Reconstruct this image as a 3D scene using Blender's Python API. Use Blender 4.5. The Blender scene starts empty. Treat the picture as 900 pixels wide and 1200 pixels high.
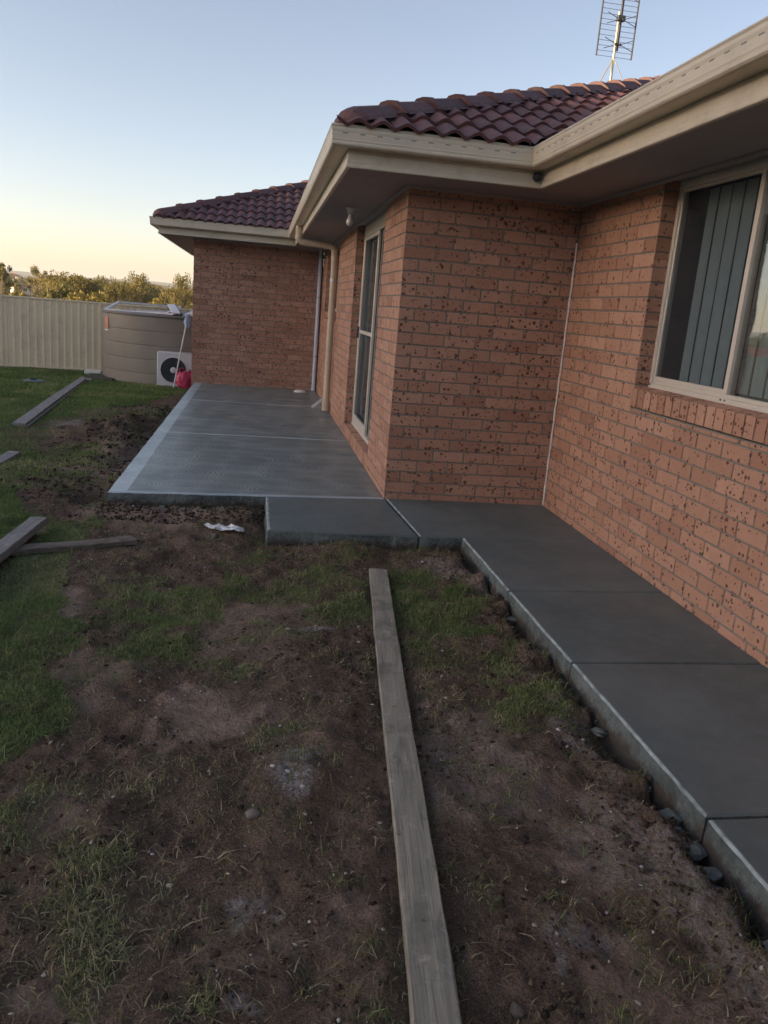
import bpy, math, random
import numpy as np
from math import radians as RAD, pi, sin, cos, tan
from mathutils import Vector, Matrix, Euler

random.seed(7)
rng = np.random.default_rng(7)
S = bpy.context.scene
COL = S.collection

# ------------------------------------------------------------------ camera
cam_d = bpy.data.cameras.new("camera")
cam = bpy.data.objects.new("camera", cam_d)
COL.objects.link(cam)
S.camera = cam
CAMP = (-0.9979, -5.9293, 1.3886)
CAMR = (1.3259, -0.0801, -0.1488)
FPX = 944.53
cam.location = CAMP
cam.rotation_euler = CAMR
cam_d.sensor_fit = 'VERTICAL'
cam_d.sensor_height = 24.0
cam_d.lens = FPX / 1200 * 24
cam_d.clip_start = 0.05
cam_d.clip_end = 30000

# ------------------------------------------------------------------ world, sun, exposure
SUN_EL, SUN_AZ = RAD(7.5), RAD(260)
W = bpy.data.worlds.new("World")
S.world = W
W.use_nodes = True
wn = W.node_tree
sky = wn.nodes.new('ShaderNodeTexSky')
sky.sky_type = 'NISHITA'
sky.sun_disc = False
sky.sun_elevation = SUN_EL
sky.sun_rotation = SUN_AZ
sky.air_density = 0.7
sky.dust_density = 1.0
sky.ozone_density = 1.0
tint = wn.nodes.new('ShaderNodeMix')
tint.data_type = 'RGBA'
tint.blend_type = 'MULTIPLY'
tint.inputs[0].default_value = 1.0
tint.inputs[7].default_value = (1.0, .828, .775, 1)      # white balance of the photograph
wn.links.new(sky.outputs[0], tint.inputs[6])
hsv = wn.nodes.new('ShaderNodeHueSaturation')
hsv.inputs['Saturation'].default_value = 0.88
wn.links.new(tint.outputs[2], hsv.inputs['Color'])
wn.links.new(hsv.outputs[0], wn.nodes['Background'].inputs[0])
wn.nodes['Background'].inputs[1].default_value = 0.15
sd = bpy.data.lights.new("sun", 'SUN')
sun = bpy.data.objects.new("sun", sd)
COL.objects.link(sun)
sd.energy = 5.0
sd.angle = RAD(0.5)
sd.color = (1.0, 0.78, 0.48)
tosun = Vector((sin(SUN_AZ) * cos(SUN_EL), cos(SUN_AZ) * cos(SUN_EL), sin(SUN_EL)))
sun.rotation_euler = tosun.to_track_quat('Z', 'Y').to_euler()
S.view_settings.view_transform = 'Standard'
S.view_settings.look = 'None'
S.view_settings.gamma = 1.0
S.view_settings.exposure = 1.45

# ------------------------------------------------------------------ helpers
class MB:
    def __init__(self):
        self.v, self.f, self.m = [], [], []

    def add(self, vs, fs, mi=0):
        o = len(self.v)
        self.v += [tuple(p) for p in vs]
        self.f += [tuple(i + o for i in f) for f in fs]
        self.m += [mi] * len(fs)
        return self

    def box(self, x0, x1, y0, y1, z0, z1, mi=0, mat=None):
        vs = [(x, y, z) for z in (z0, z1) for y in (y0, y1) for x in (x0, x1)]
        if mat is not None:
            vs = [mat @ Vector(v) for v in vs]
        return self.add(vs, [(0, 2, 3, 1), (4, 5, 7, 6), (0, 1, 5, 4), (2, 6, 7, 3), (0, 4, 6, 2), (1, 3, 7, 5)], mi)

    def cbox(self, x0, x1, y0, y1, z0, z1, c, mi=0, mat=None):
        """box with all edges chamfered"""
        xs, ys, zs = (x0, x1), (y0, y1), (z0, z1)
        vs, idx = [], {}
        for i in (0, 1):
            for j in (0, 1):
                for k in (0, 1):
                    sx, sy, sz = (1 - 2 * i) * c, (1 - 2 * j) * c, (1 - 2 * k) * c
                    for a, d in (('x', (0, sy, sz)), ('y', (sx, 0, sz)), ('z', (sx, sy, 0))):
                        idx[(i, j, k, a)] = len(vs)
                        vs.append(Vector((xs[i] + d[0], ys[j] + d[1], zs[k] + d[2])))
        fs = []
        q = ((0, 0), (1, 0), (1, 1), (0, 1))
        for s in (0, 1):
            fx = [idx[(s, a, b, 'x')] for a, b in q]
            fy = [idx[(a, s, b, 'y')] for a, b in q]
            fz = [idx[(a, b, s, 'z')] for a, b in q]
            fs += [fx if s else fx[::-1], fy[::-1] if s else fy, fz if s else fz[::-1]]
        for a in (0, 1):
            for b in (0, 1):
                e = [idx[(0, a, b, 'y')], idx[(1, a, b, 'y')], idx[(1, a, b, 'z')], idx[(0, a, b, 'z')]]
                fs.append(e if (a + b) % 2 else e[::-1])
                e = [idx[(a, 0, b, 'x')], idx[(a, 1, b, 'x')], idx[(a, 1, b, 'z')], idx[(a, 0, b, 'z')]]
                fs.append(e[::-1] if (a + b) % 2 else e)
                e = [idx[(a, b, 0, 'x')], idx[(a, b, 1, 'x')], idx[(a, b, 1, 'y')], idx[(a, b, 0, 'y')]]
                fs.append(e if (a + b) % 2 else e[::-1])
                for c2 in (0, 1):
                    t = [idx[(a, b, c2, 'x')], idx[(a, b, c2, 'y')], idx[(a, b, c2, 'z')]]
                    fs.append(t if (a + b + c2) % 2 else t[::-1])
        if mat is not None:
            vs = [mat @ v for v in vs]
        return self.add(vs, fs, mi)

    def tube(self, pts, r, n=10, mi=0, cap=True, flat=None):
        pts = [Vector(p) for p in pts]
        rr = r if isinstance(r, (list, tuple)) else [r] * len(pts)
        rings = []
        t0 = (pts[1] - pts[0]).normalized()
        up = Vector((0, 0, 1)) if abs(t0.z) < .9 else Vector((1, 0, 0))
        u = t0.cross(up).normalized()
        for i, p in enumerate(pts):
            a = (pts[i] - pts[i - 1]).normalized() if i else t0
            b = (pts[i + 1] - pts[i]).normalized() if i < len(pts) - 1 else a
            t = (a + b)
            t = t.normalized() if t.length > 1e-6 else a
            u = (u - t * u.dot(t)).normalized()
            w = t.cross(u)
            k = 1.0 / max(.5, cos(a.angle(b) / 2)) if 0 < i < len(pts) - 1 else 1
            rings.append([p + (u * cos(2 * pi * j / n) + w * sin(2 * pi * j / n)) * rr[i] * (k if k < 1.2 else 1.1) for j in range(n)])
        vs = [q for g in rings for q in g]
        fs = []
        for i in range(len(pts) - 1):
            for j in range(n):
                a, b = i * n + j, i * n + (j + 1) % n
                fs.append((a, b, b + n, a + n))
        if cap:
            fs.append(tuple(range(n))[::-1])
            fs.append(tuple((len(pts) - 1) * n + j for j in range(n)))
        return self.add(vs, fs, mi)

    def lathe(self, prof, c, n=24, mi=0, axis='z'):
        vs, fs = [], []
        for r, z in prof:
            for j in range(n):
                a = 2 * pi * j / n
                if axis == 'z':
                    vs.append((c[0] + r * cos(a), c[1] + r * sin(a), c[2] + z))
                else:
                    vs.append((c[0] + r * cos(a), c[1] - z, c[2] + r * sin(a)))
        for i in range(len(prof) - 1):
            for j in range(n):
                a, b = i * n + j, i * n + (j + 1) % n
                fs.append((a, b, b + n, a + n))
        return self.add(vs, fs, mi)

    def obj(self, name, mats, parent=None, smooth=False, auto=None):
        me = bpy.data.meshes.new(name)
        me.from_pydata(self.v, [], self.f)
        for mm in (mats if isinstance(mats, (list, tuple)) else [mats]):
            me.materials.append(mm)
        if len(set(self.m)) > 1:
            me.polygons.foreach_set('material_index', self.m)
        if smooth:
            me.polygons.foreach_set('use_smooth', [True] * len(me.polygons))
        if auto is not None:
            me.polygons.foreach_set('use_smooth', [True] * len(me.polygons))
            me.update()
            try:
                me.set_sharp_from_angle(angle=RAD(auto))
            except Exception:
                pass
        me.update()
        return link(name, me, parent)


def link(name, me, parent=None, M=None):
    o = bpy.data.objects.new(name, me)
    COL.objects.link(o)
    if parent is not None:
        o.parent = parent
    if M is not None:
        o.matrix_basis = M
    return o


def npmesh(name, verts, faces, mats, smooth=False):
    """verts (n,3), faces (m,k) numpy -> mesh"""
    verts = np.asarray(verts, dtype=np.float32)
    faces = np.asarray(faces, dtype=np.int32)
    me = bpy.data.meshes.new(name)
    me.vertices.add(len(verts))
    me.vertices.foreach_set('co', verts.ravel())
    k = faces.shape[1]
    me.loops.add(faces.size)
    me.loops.foreach_set('vertex_index', faces.ravel())
    me.polygons.add(len(faces))
    me.polygons.foreach_set('loop_start', np.arange(0, faces.size, k, dtype=np.int32))
    me.polygons.foreach_set('loop_total', np.full(len(faces), k, dtype=np.int32))
    if smooth:
        me.polygons.foreach_set('use_smooth', np.ones(len(faces), dtype=bool))
    for mm in (mats if isinstance(mats, (list, tuple)) else [mats]):
        me.materials.append(mm)
    me.update(calc_edges=True)
    me.validate()
    return me


def fattr(me, name, vals, domain='POINT'):
    a = me.attributes.new(name, 'FLOAT', domain)
    a.data.foreach_set('value', np.asarray(vals, dtype=np.float32))


def empty(name, loc=(0, 0, 0), parent=None):
    o = bpy.data.objects.new(name, None)
    o.empty_display_size = .1
    COL.objects.link(o)
    o.location = loc
    if parent is not None:
        o.parent = parent
    return o


def tag(o, label=None, cat=None, group=None, kind=None):
    if label: o['label'] = label
    if cat: o['category'] = cat
    if group: o['group'] = group
    if kind: o['kind'] = kind
    return o


def child_keep(o, parent):
    """parent an object whose mesh is in world space to an Empty placed at the thing's base"""
    o.parent = parent
    o.matrix_parent_inverse = Matrix.Translation(parent.location).inverted()
    return o

# ---- lattice value noise, vectorised
_L = rng.random((256, 256))
def vnoise(x, y):
    xi, yi = np.floor(x).astype(int), np.floor(y).astype(int)
    fx, fy = x - xi, y - yi
    fx, fy = fx * fx * (3 - 2 * fx), fy * fy * (3 - 2 * fy)
    a = _L[xi % 256, yi % 256]; b = _L[(xi + 1) % 256, yi % 256]
    c = _L[xi % 256, (yi + 1) % 256]; d = _L[(xi + 1) % 256, (yi + 1) % 256]
    return (a * (1 - fx) + b * fx) * (1 - fy) + (c * (1 - fx) + d * fx) * fy - .5
def fbm(x, y, o=4, g=.5):
    s, a = 0, 1
    for i in range(o):
        s = s + a * vnoise(x * 2 ** i + 17.3 * i, y * 2 ** i + 5.1 * i)
        a *= g
    return s
def sstep(a, b, x):
    t = np.clip((x - a) / (b - a), 0, 1)
    return t * t * (3 - 2 * t)

# ------------------------------------------------------------------ materials
class NT:
    def __init__(self, name):
        self.m = bpy.data.materials.new(name)
        self.m.use_nodes = True
        self.t = self.m.node_tree
        self.b = self.t.nodes['Principled BSDF']
        self.out = self.t.nodes['Material Output']
    def n(self, typ, **kw):
        nd = self.t.nodes.new(typ)
        for k, v in kw.items():
            setattr(nd, k, v)
        return nd
    def l(self, a, b):
        self.t.links.new(a, b)
    def val(self, nd, **kw):
        for k, v in kw.items():
            nd.inputs[k.replace('_', ' ')].default_value = v
        return nd
    def coord(self, kind='world'):
        if kind == 'world':
            return self.n('ShaderNodeNewGeometry').outputs['Position']
        return self.n('ShaderNodeTexCoord').outputs['Object']
    def mapping(self, src, scale=(1, 1, 1), rot=(0, 0, 0), loc=(0, 0, 0)):
        mp = self.n('ShaderNodeMapping')
        mp.inputs['Scale'].default_value = scale
        mp.inputs['Rotation'].default_value = rot
        mp.inputs['Location'].default_value = loc
        self.l(src, mp.inputs['Vector'])
        return mp.outputs[0]
    def noise(self, src, scale, detail=4, rough=.6, dist=0):
        nd = self.n('ShaderNodeTexNoise')
        self.l(src, nd.inputs['Vector'])
        self.val(nd, Scale=scale, Detail=detail, Roughness=rough, Distortion=dist)
        return nd.outputs['Fac']
    def voro(self, src, scale, feature='F1', out='Distance', rand=1.0):
        nd = self.n('ShaderNodeTexVoronoi', feature=feature)
        self.l(src, nd.inputs['Vector'])
        nd.inputs['Scale'].default_value = scale
        nd.inputs['Randomness'].default_value = rand
        return nd.outputs[out]
    def ramp(self, src, stops):
        nd = self.n('ShaderNodeValToRGB')
        e = nd.color_ramp.elements
        while len(e) < len(stops):
            e.new(.5)
        for i, (p, c) in enumerate(stops):
            e[i].position = p
            e[i].color = (c, c, c, 1) if isinstance(c, (int, float)) else (*c, 1)
        self.l(src, nd.inputs[0])
        return nd.outputs[0]
    def math(self, op, a, b=None, clamp=False):
        nd = self.n('ShaderNodeMath', operation=op)
        nd.use_clamp = clamp
        for i, s in enumerate((a, b)):
            if s is None: continue
            if isinstance(s, (int, float)): nd.inputs[i].default_value = s
            else: self.l(s, nd.inputs[i])
        return nd.outputs[0]
    def mix(self, fac, a, b, blend='MIX'):
        nd = self.n('ShaderNodeMix', data_type='RGBA', blend_type=blend)
        for i, s in ((0, fac), (6, a), (7, b)):
            if isinstance(s, (int, float)): nd.inputs[i].default_value = s
            elif isinstance(s, (tuple, list)): nd.inputs[i].default_value = (*s, 1)
            else: self.l(s, nd.inputs[i])
        return nd.outputs[2]
    def attr(self, name, out='Fac'):
        return self.n('ShaderNodeAttribute', attribute_name=name).outputs[out]
    def bump(self, h, strength=.3, dist=.01, prev=None):
        nd = self.n('ShaderNodeBump')
        nd.inputs['Strength'].default_value = strength
        nd.inputs['Distance'].default_value = dist
        self.l(h, nd.inputs['Height'])
        if prev is not None:
            self.l(prev, nd.inputs['Normal'])
        return nd.outputs[0]
    def fin(self, col=None, rough=None, normal=None, metal=None, spec=None):
        for k, v in (('Base Color', col), ('Roughness', rough), ('Normal', normal), ('Metallic', metal), ('Specular IOR Level', spec)):
            if v is None: continue
            if isinstance(v, (int, float)): self.b.inputs[k].default_value = v
            elif isinstance(v, tuple): self.b.inputs[k].default_value = (*v, 1)
            else: self.l(v, self.b.inputs[k])
        return self.m


def simple(name, c, rough=.5, metal=0, var=.15, scale=6, bump=0., bs=60, dirt=None, spec=.5):
    t = NT(name)
    p = t.coord('world')
    n = t.noise(p, scale, 5)
    a = tuple(x * (1 - var) for x in c)
    b = tuple(min(1, x * (1 + var)) for x in c)
    col = t.mix(t.ramp(n, [(.3, 0.), (.7, 1.)]), a, b)
    if dirt:
        col = t.mix(t.ramp(t.noise(p, dirt[1], 6, .7), [(.5, 0.), (.75, dirt[2])]), col, dirt[0])
    rg = t.ramp(t.noise(p, scale * 3, 3), [(.2, max(0, rough - .08)), (.8, min(1, rough + .08))])
    nm = t.bump(t.noise(p, bs, 4), bump, .004) if bump else None
    return t.fin(col, rg, nm, metal, spec)


def mat_brick():
    t = NT('speckled_salmon_brick')
    p = t.coord('world')
    oi = t.n('ShaderNodeObjectInfo').outputs['Random']
    r = t.math('FRACT', t.math('ADD', oi, t.attr('rnd')))
    base = t.ramp(r, [(0, (.31, .165, .112)), (.2, (.47, .270, .188)), (.42, (.40, .222, .154)), (.6, (.52, .31, .222)), (.8, (.43, .235, .16)), (1, (.35, .185, .128))])
    r2 = t.math('FRACT', t.math('MULTIPLY', r, 7.31))
    base = t.mix(t.math('MULTIPLY', r2, .35), base, (.50, .31, .22))
    fine = t.noise(p, 240, 4, .7)
    base = t.mix(t.ramp(fine, [(.35, 0.), (.7, .35)]), base, (.24, .145, .11))
    cloud = t.noise(p, 9, 4, .6)
    base = t.mix(t.ramp(cloud, [(.4, 0.), (.75, .3)]), base, (.28, .15, .11))
    # burnt ironspots: cells of several sizes, clustered
    pd = t.n('ShaderNodeVectorMath', operation='ADD')
    nz = t.n('ShaderNodeTexNoise'); t.l(p, nz.inputs['Vector']); t.val(nz, Scale=90., Detail=2.)
    sc = t.n('ShaderNodeVectorMath', operation='SCALE'); t.l(nz.outputs['Color'], sc.inputs[0]); sc.inputs['Scale'].default_value = .012
    t.l(p, pd.inputs[0]); t.l(sc.outputs[0], pd.inputs[1])
    q = pd.outputs[0]
    clus = t.ramp(t.noise(q, 13, 2, .5), [(.34, .35), (.6, 1.)])
    m = None
    for scl, thr in ((30, .43), (50, .42), (95, .34)):
        v = t.n('ShaderNodeTexVoronoi'); t.l(q, v.inputs['Vector']); v.inputs['Scale'].default_value = scl
        sep = t.n('ShaderNodeSeparateColor'); t.l(v.outputs['Color'], sep.inputs[0])
        th = t.math('MULTIPLY', t.math('MULTIPLY', t.math('POWER', sep.outputs[0], 1.6), thr * 1.35), clus)
        d = t.math('MULTIPLY', t.math('SUBTRACT', th, v.outputs['Distance']), 12, True)
        m = d if m is None else t.math('MAXIMUM', m, d)
    col = t.mix(t.math('MULTIPLY', m, .82), base, (.060, .030, .024))
    h = t.math('SUBTRACT', t.math('MULTIPLY', fine, .35), m)
    return t.fin(col, .85, t.bump(h, .5, .0035), spec=.3)


def mat_concrete(name, dark, light, brush=0., patch=.5, rough=.55):
    t = NT(name)
    p = t.coord('world')
    big = t.noise(p, 1.3, 4, .6, .4)
    col = t.mix(t.ramp(big, [(.35, 0.), (.68, 1.)]), dark, light)
    med = t.noise(p, 11, 6, .7)
    col = t.mix(t.ramp(med, [(.45, 0.), (.8, patch)]), col, tuple(min(1, x * 1.5) for x in light))
    fin = t.noise(p, 160, 4, .7)
    col = t.mix(t.ramp(fin, [(.3, .25), (.6, 0.)]), col, tuple(x * .55 for x in dark))
    # scattered fine marks and pale scratches
    v = t.voro(t.mapping(p, (6, 60, 1), (0, 0, .5)), 1.)
    col = t.mix(t.ramp(v, [(.0, .3), (.05, 0.)]), col, tuple(min(1, x * 1.8) for x in light))
    h = t.math('MULTIPLY', fin, .25)
    if brush:
        # fan-shaped sweeps of the finishing broom, laid in overlapping rows
        wv = t.voro(t.mapping(p, (3.2, 4.2, 0.), (0, 0, .08)), 1., rand=.45)
        arc = t.math('SINE', t.math('MULTIPLY', t.math('ADD', wv, t.math('MULTIPLY', t.noise(p, 3., 3), .35)), 62.))
        sw = t.math('MULTIPLY', t.math('ADD', t.math('MULTIPLY', arc, .5), .5), t.ramp(t.noise(p, 2.4, 3), [(.35, .25), (.6, 1.)]))
        edge = t.ramp(wv, [(.35, 0.), (.75, 1.)])
        col = t.mix(t.math('MULTIPLY', t.math('ADD', t.math('MULTIPLY', sw, .14), t.math('MULTIPLY', edge, .38)), brush, True), col, tuple(min(1, x * 1.55) for x in light))
        h = t.math('ADD', h, t.math('MULTIPLY', t.math('ADD', sw, edge), brush))
    rg = t.ramp(t.noise(p, 2.1, 4), [(.3, rough - .12), (.7, rough + .12)])
    return t.fin(col, rg, t.bump(h, .35, .004), spec=.5)


def mat_wood(name, a, b, damp=0.):
    t = NT(name)
    p = t.coord('object')
    g = t.noise(t.mapping(p, (1.6, 34, 34)), 2.2, 6, .7, .5)
    col = t.mix(t.ramp(g, [(.3, 0.), (.7, 1.)]), a, b)
    fl = t.noise(t.mapping(p, (3, 170, 170)), 1.2, 3, .7)
    col = t.mix(t.ramp(fl, [(.28, .65), (.45, 0.)]), col, tuple(x * .3 for x in a))
    w = t.coord('world')
    blot = t.noise(w, 7, 5, .65)
    col = t.mix(t.ramp(blot, [(.52, 0.), (.72, .6)]), col, tuple(x * .5 for x in a))
    gm = t.noise(w, 21, 5, .75)
    col = t.mix(t.ramp(gm, [(.6, 0.), (.72, .7)]), col, (.045, .03, .022))
    cr = t.noise(w, 16, 6, .8)
    col = t.mix(t.ramp(cr, [(.56, 0.), (.66, .55)]), col, tuple(min(1, x * 1.45) for x in b))
    kn = t.voro(t.mapping(p, (1.7, 9, 9)), 1.)
    col = t.mix(t.ramp(kn, [(.05, .7), (.12, 0.)]), col, tuple(x * .25 for x in a))
    return t.fin(col, .8, t.bump(t.math('ADD', g, fl), .45, .003), spec=.25)


def mat_soil():
    t = NT('bare_soil')
    p = t.coord('world')
    dry, dust, grs = t.attr('dry'), t.attr('dust'), t.attr('grass')
    big = t.noise(p, 2.3, 5, .65)
    fine = t.noise(p, 55, 6, .75)
    mid = t.noise(p, 12, 6, .7)
    col = t.mix(t.ramp(big, [(.35, 0.), (.65, 1.)]), (.100, .068, .050), (.20, .138, .102))
    col = t.mix(t.ramp(mid, [(.46, 0.), (.64, .6)]), col, (.040, .027, .020))
    # dry pinkish crust
    dm = t.math('MULTIPLY', dry, t.ramp(mid, [(.3, .35), (.6, 1.)]), True)
    col = t.mix(dm, col, (.42, .32, .265))
    col = t.mix(t.ramp(fine, [(.5, 0.), (.72, .65)]), col, (.20, .14, .10))
    # organic green-brown mat under the grass
    far = t.mix(t.ramp(t.noise(p, 30, 5, .7), [(.3, 0.), (.7, 1.)]), (.065, .090, .040), (.16, .185, .085))
    col = t.mix(t.math('MULTIPLY', grs, .85, True), col, far)
    # cement splashes
    dsm = t.math('MULTIPLY', dust, t.ramp(t.noise(p, 38, 5, .75), [(.38, 0.), (.58, 1.)]), True)
    col = t.mix(dsm, col, (.42, .42, .43))
    g1 = t.noise(p, 150, 5, .8)
    g2 = t.noise(p, 420, 3, .7)
    col = t.mix(t.ramp(g1, [(.48, 0.), (.66, .8)]), col, (.30, .22, .165))
    col = t.mix(t.ramp(g1, [(.28, .7), (.42, 0.)]), col, (.03, .02, .015))
    col = t.mix(t.ramp(g2, [(.56, 0.), (.66, .75)]), col, (.40, .33, .26))
    col = t.mix(t.ramp(g2, [(.34, .7), (.44, 0.)]), col, (.03, .021, .016))
    v = t.voro(p, 55)
    vs = t.voro(p, 130)
    cell = t.ramp(v, [(.0, .5), (.12, 0.)])
    col = t.mix(cell, col, (.20, .14, .10))
    # flecks of dead grass trodden into the surface
    for sc_, ro in ((60, .4), (85, 2.1), (70, 1.2)):
        fl = t.voro(t.mapping(p, (sc_, sc_ * .16, 1), (0, 0, ro)), 1.)
        col = t.mix(t.math('MULTIPLY', t.ramp(fl, [(.10, .8), (.17, 0.)]), t.ramp(t.noise(p, 9, 3), [(.42, 0.), (.6, 1.)])), col, (.30, .25, .16))
    h = t.math('ADD', t.math('ADD', fine, t.math('MULTIPLY', v, .8)), t.math('MULTIPLY', g1, .5))
    h = t.math('ADD', h, t.math('MULTIPLY', vs, .4))
    return t.fin(col, .95, t.bump(h, 1., .016), spec=.15)


def mat_attr_col(name, stops, attr='rnd', rough=.7, trans=0., spec=.3, objrand=False):
    t = NT(name)
    r = t.attr(attr)
    if objrand:
        oi = t.n('ShaderNodeObjectInfo').outputs['Random']
        col0 = t.ramp(r, stops)
        col = t.mix(t.math('MULTIPLY', oi, .5), col0, t.mix(oi, (.23, .17, .035), (.07, .085, .028)))
    else:
        col = t.ramp(r, stops)
    t.fin(col, rough, spec=spec)
    if trans:
        tr = t.n('ShaderNodeBsdfTranslucent')
        t.l(col, tr.inputs[0])
        ms = t.n('ShaderNodeMixShader')
        ms.inputs[0].default_value = trans
        t.l(t.b.outputs[0], ms.inputs[1]); t.l(tr.outputs[0], ms.inputs[2])
        t.l(ms.outputs[0], t.out.inputs[0])
    return t.m


def mat_glass(name, tint, base=.05):
    t = NT(name)
    gl = t.n('ShaderNodeBsdfGlossy'); gl.inputs['Roughness'].default_value = .012
    tp = t.n('ShaderNodeBsdfTransparent'); tp.inputs[0].default_value = (*tint, 1)
    lw = t.n('ShaderNodeLayerWeight'); lw.inputs[0].default_value = .5
    fr = t.math('ADD', t.math('MULTIPLY', t.math('POWER', lw.outputs['Facing'], 4.2), 1 - base), base, True)
    nz = t.noise(t.coord('world'), 2.2, 2)
    t.l(t.bump(nz, .05, .02), gl.inputs['Normal'])
    ms = t.n('ShaderNodeMixShader')
    t.l(fr, ms.inputs[0])
    t.l(tp.outputs[0], ms.inputs[1]); t.l(gl.outputs[0], ms.inputs[2])
    t.l(ms.outputs[0], t.out.inputs[0])
    return t.m


def mat_tile():
    t = NT('glazed_concrete_roof_tile')
    p = t.coord('world')
    oi = t.n('ShaderNodeObjectInfo').outputs['Random']
    col = t.ramp(oi, [(0, (.080, .040, .042)), (.35, (.135, .062, .060)), (.7, (.105, .052, .058)), (1, (.15, .072, .064))])
    col = t.mix(t.ramp(t.noise(p, 14, 5, .7), [(.45, 0.), (.75, .5)]), col, (.12, .075, .075))
    col = t.mix(t.ramp(t.noise(p, 60, 3, .7), [(.58, 0.), (.72, .5)]), col, (.035, .022, .025))
    return t.fin(col, t.ramp(t.noise(p, 20, 3), [(.3, .5), (.7, .75)]), t.bump(t.noise(p, 220, 3), .15, .002), spec=.4)


M_BRICK = mat_brick()
M_MORTAR = simple('grey_mortar', (.195, .19, .17), .95, var=.2, scale=30, bump=.5, bs=150)
M_PATH = mat_concrete('fresh_path_concrete', (.088, .116, .118), (.140, .170, .170), 0., .35, .55)
M_PATIO = mat_concrete('swirl_finished_concrete', (.105, .138, .140), (.185, .225, .228), 1.25, .2, .38)
M_TROWEL = mat_concrete('trowelled_concrete_margin', (.30, .38, .42), (.42, .50, .54), 0., .5, .36)
M_RIM = simple('pale_arris_rim', (.24, .29, .30), .6, var=.55, scale=14)
M_SLURRY = simple('dried_slurry', (.105, .120, .115), .9, var=.3, scale=30, bump=.8, bs=90)
def mat_edge():
    m = mat_concrete('formed_concrete_edge', (.060, .078, .078), (.15, .18, .18), 0., .9, .85)
    t = NT.__new__(NT); t.m = m; t.t = m.node_tree; t.b = t.t.nodes['Principled BSDF']; t.out = t.t.nodes['Material Output']
    p = t.coord('world')
    src = t.b.inputs['Base Color'].links[0].from_socket
    sz = t.n('ShaderNodeSeparateXYZ'); t.l(p, sz.inputs[0])
    lvl = t.math('ADD', sz.outputs[2], t.math('MULTIPLY', t.noise(p, 14, 5, .75), .16))
    mud = t.ramp(lvl, [(.0, .9), (.035, 0.)])
    c = t.mix(mud, src, (.050, .038, .030))
    pit = t.voro(p, 45)
    c = t.mix(t.ramp(pit, [(.10, .8), (.2, 0.)]), c, (.03, .036, .036))
    t.l(c, t.b.inputs['Base Color'])
    hh = t.math('ADD', t.noise(p, 60, 5, .8), t.math('MULTIPLY', pit, .7))
    t.l(t.bump(hh, .8, .01), t.b.inputs['Normal'])
    return m
M_EDGE = mat_edge()
M_BEIGE = simple('beige_painted_steel', (.60, .55, .44), .42, var=.05, scale=3, dirt=((.25, .21, .16), 5, .35))
M_BEIGE2 = simple('beige_painted_pipe', (.50, .43, .32), .45, var=.06, scale=4, dirt=((.28, .22, .16), 9, .4))
M_SOFFIT = simple('painted_soffit_sheet', (.30, .285, .28), .8, var=.08, scale=2)
M_TILE = mat_tile()
M_UNDER = simple('roof_underlay', (.05, .03, .033), .8)
M_ALU = simple('champagne_aluminium', (.62, .59, .53), .38, metal=.25, var=.05)
M_ALUD = simple('dark_grey_rail', (.16, .17, .16), .45, metal=.2)  # dark grey base colour for the rear door leaf and gutter slots
M_GLASS = mat_glass('window_glass', (.86, .90, .91))
M_GLASSR = mat_glass('bright_reflecting_glass', (.80, .85, .86), base=.20)
M_BLIND = simple('grey_green_blind_fabric', (.42, .49, .51), .8, var=.08, scale=12)
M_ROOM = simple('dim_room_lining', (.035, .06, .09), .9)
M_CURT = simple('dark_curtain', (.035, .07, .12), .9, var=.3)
M_PVC = simple('pale_blue_grey_pipe', (.55, .62, .74), .4, var=.06)
M_WHITE = simple('white_plastic', (.72, .72, .70), .4, var=.05)
M_BULB = simple('pearl_glass_bulb', (.75, .73, .68), .12, var=.03)
M_CAULK = simple('white_joint_filler', (.72, .66, .64), .7, var=.2, scale=30, bump=.4)
M_FENCE = simple('beige_fence_steel', (.84, .70, .49), .5, var=.06, scale=2, dirt=((.22, .18, .14), 4, .35))
M_TANK = simple('brown_grey_tank_steel', (.235, .215, .18), .5, var=.07, scale=2)
M_TANKTOP = simple('tank_lid_steel', (.16, .145, .135), .55, var=.15, scale=3)
M_GALV = simple('galvanised_metal', (.42, .43, .45), .4, metal=.6, var=.12, scale=12)
M_FRAMEW = simple('weathered_white_frame', (.68, .69, .72), .45, var=.1, scale=8, dirt=((.35, .34, .33), 12, .5))
M_ACW = simple('air_conditioner_casing', (.60, .62, .66), .42, var=.05)
M_DARK = simple('dark_grille_plastic', (.035, .045, .055), .5, var=.2)
M_PINK = simple('magenta_plastic', (.52, .045, .13), .4, var=.15, scale=10)
M_BLUE = simple('pale_blue_cloth', (.30, .37, .52), .9, var=.2, scale=30)
M_WOODC = mat_wood('weathered_damp_board', (.20, .19, .155), (.33, .315, .26))
M_WOODG = mat_wood('silvery_weathered_board', (.17, .165, .165), (.32, .31, .30))
M_WOODB = mat_wood('brown_split_board', (.12, .10, .082), (.21, .18, .15))
M_SOIL = mat_soil()
M_SHEET = simple('crumpled_white_sheeting', (.58, .60, .62), .45, var=.1, scale=20)
M_LID = simple('blue_grey_lid', (.13, .16, .19), .5, var=.2, scale=10)
M_ANT = simple('antenna_alloy', (.36, .35, .36), .4, metal=.7, var=.1)
M_ANTD = simple('antenna_black_rail', (.035, .03, .035), .5)
M_MAST = simple('galvanised_mast', (.50, .44, .28), .4, metal=.5, var=.15)
M_GRASS = mat_attr_col('grass_blade', [(0, (.095, .155, .052)), (.35, (.155, .24, .075)), (.6, (.23, .30, .11)), (.76, (.34, .34, .17)), (1, (.46, .41, .28))], rough=.6, trans=.4)
M_DRYG = mat_attr_col('dead_grass_blade', [(0, (.06, .05, .028)), (.5, (.13, .105, .06)), (.85, (.21, .175, .10)), (1, (.32, .28, .19))], rough=.8, trans=.1)
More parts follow.
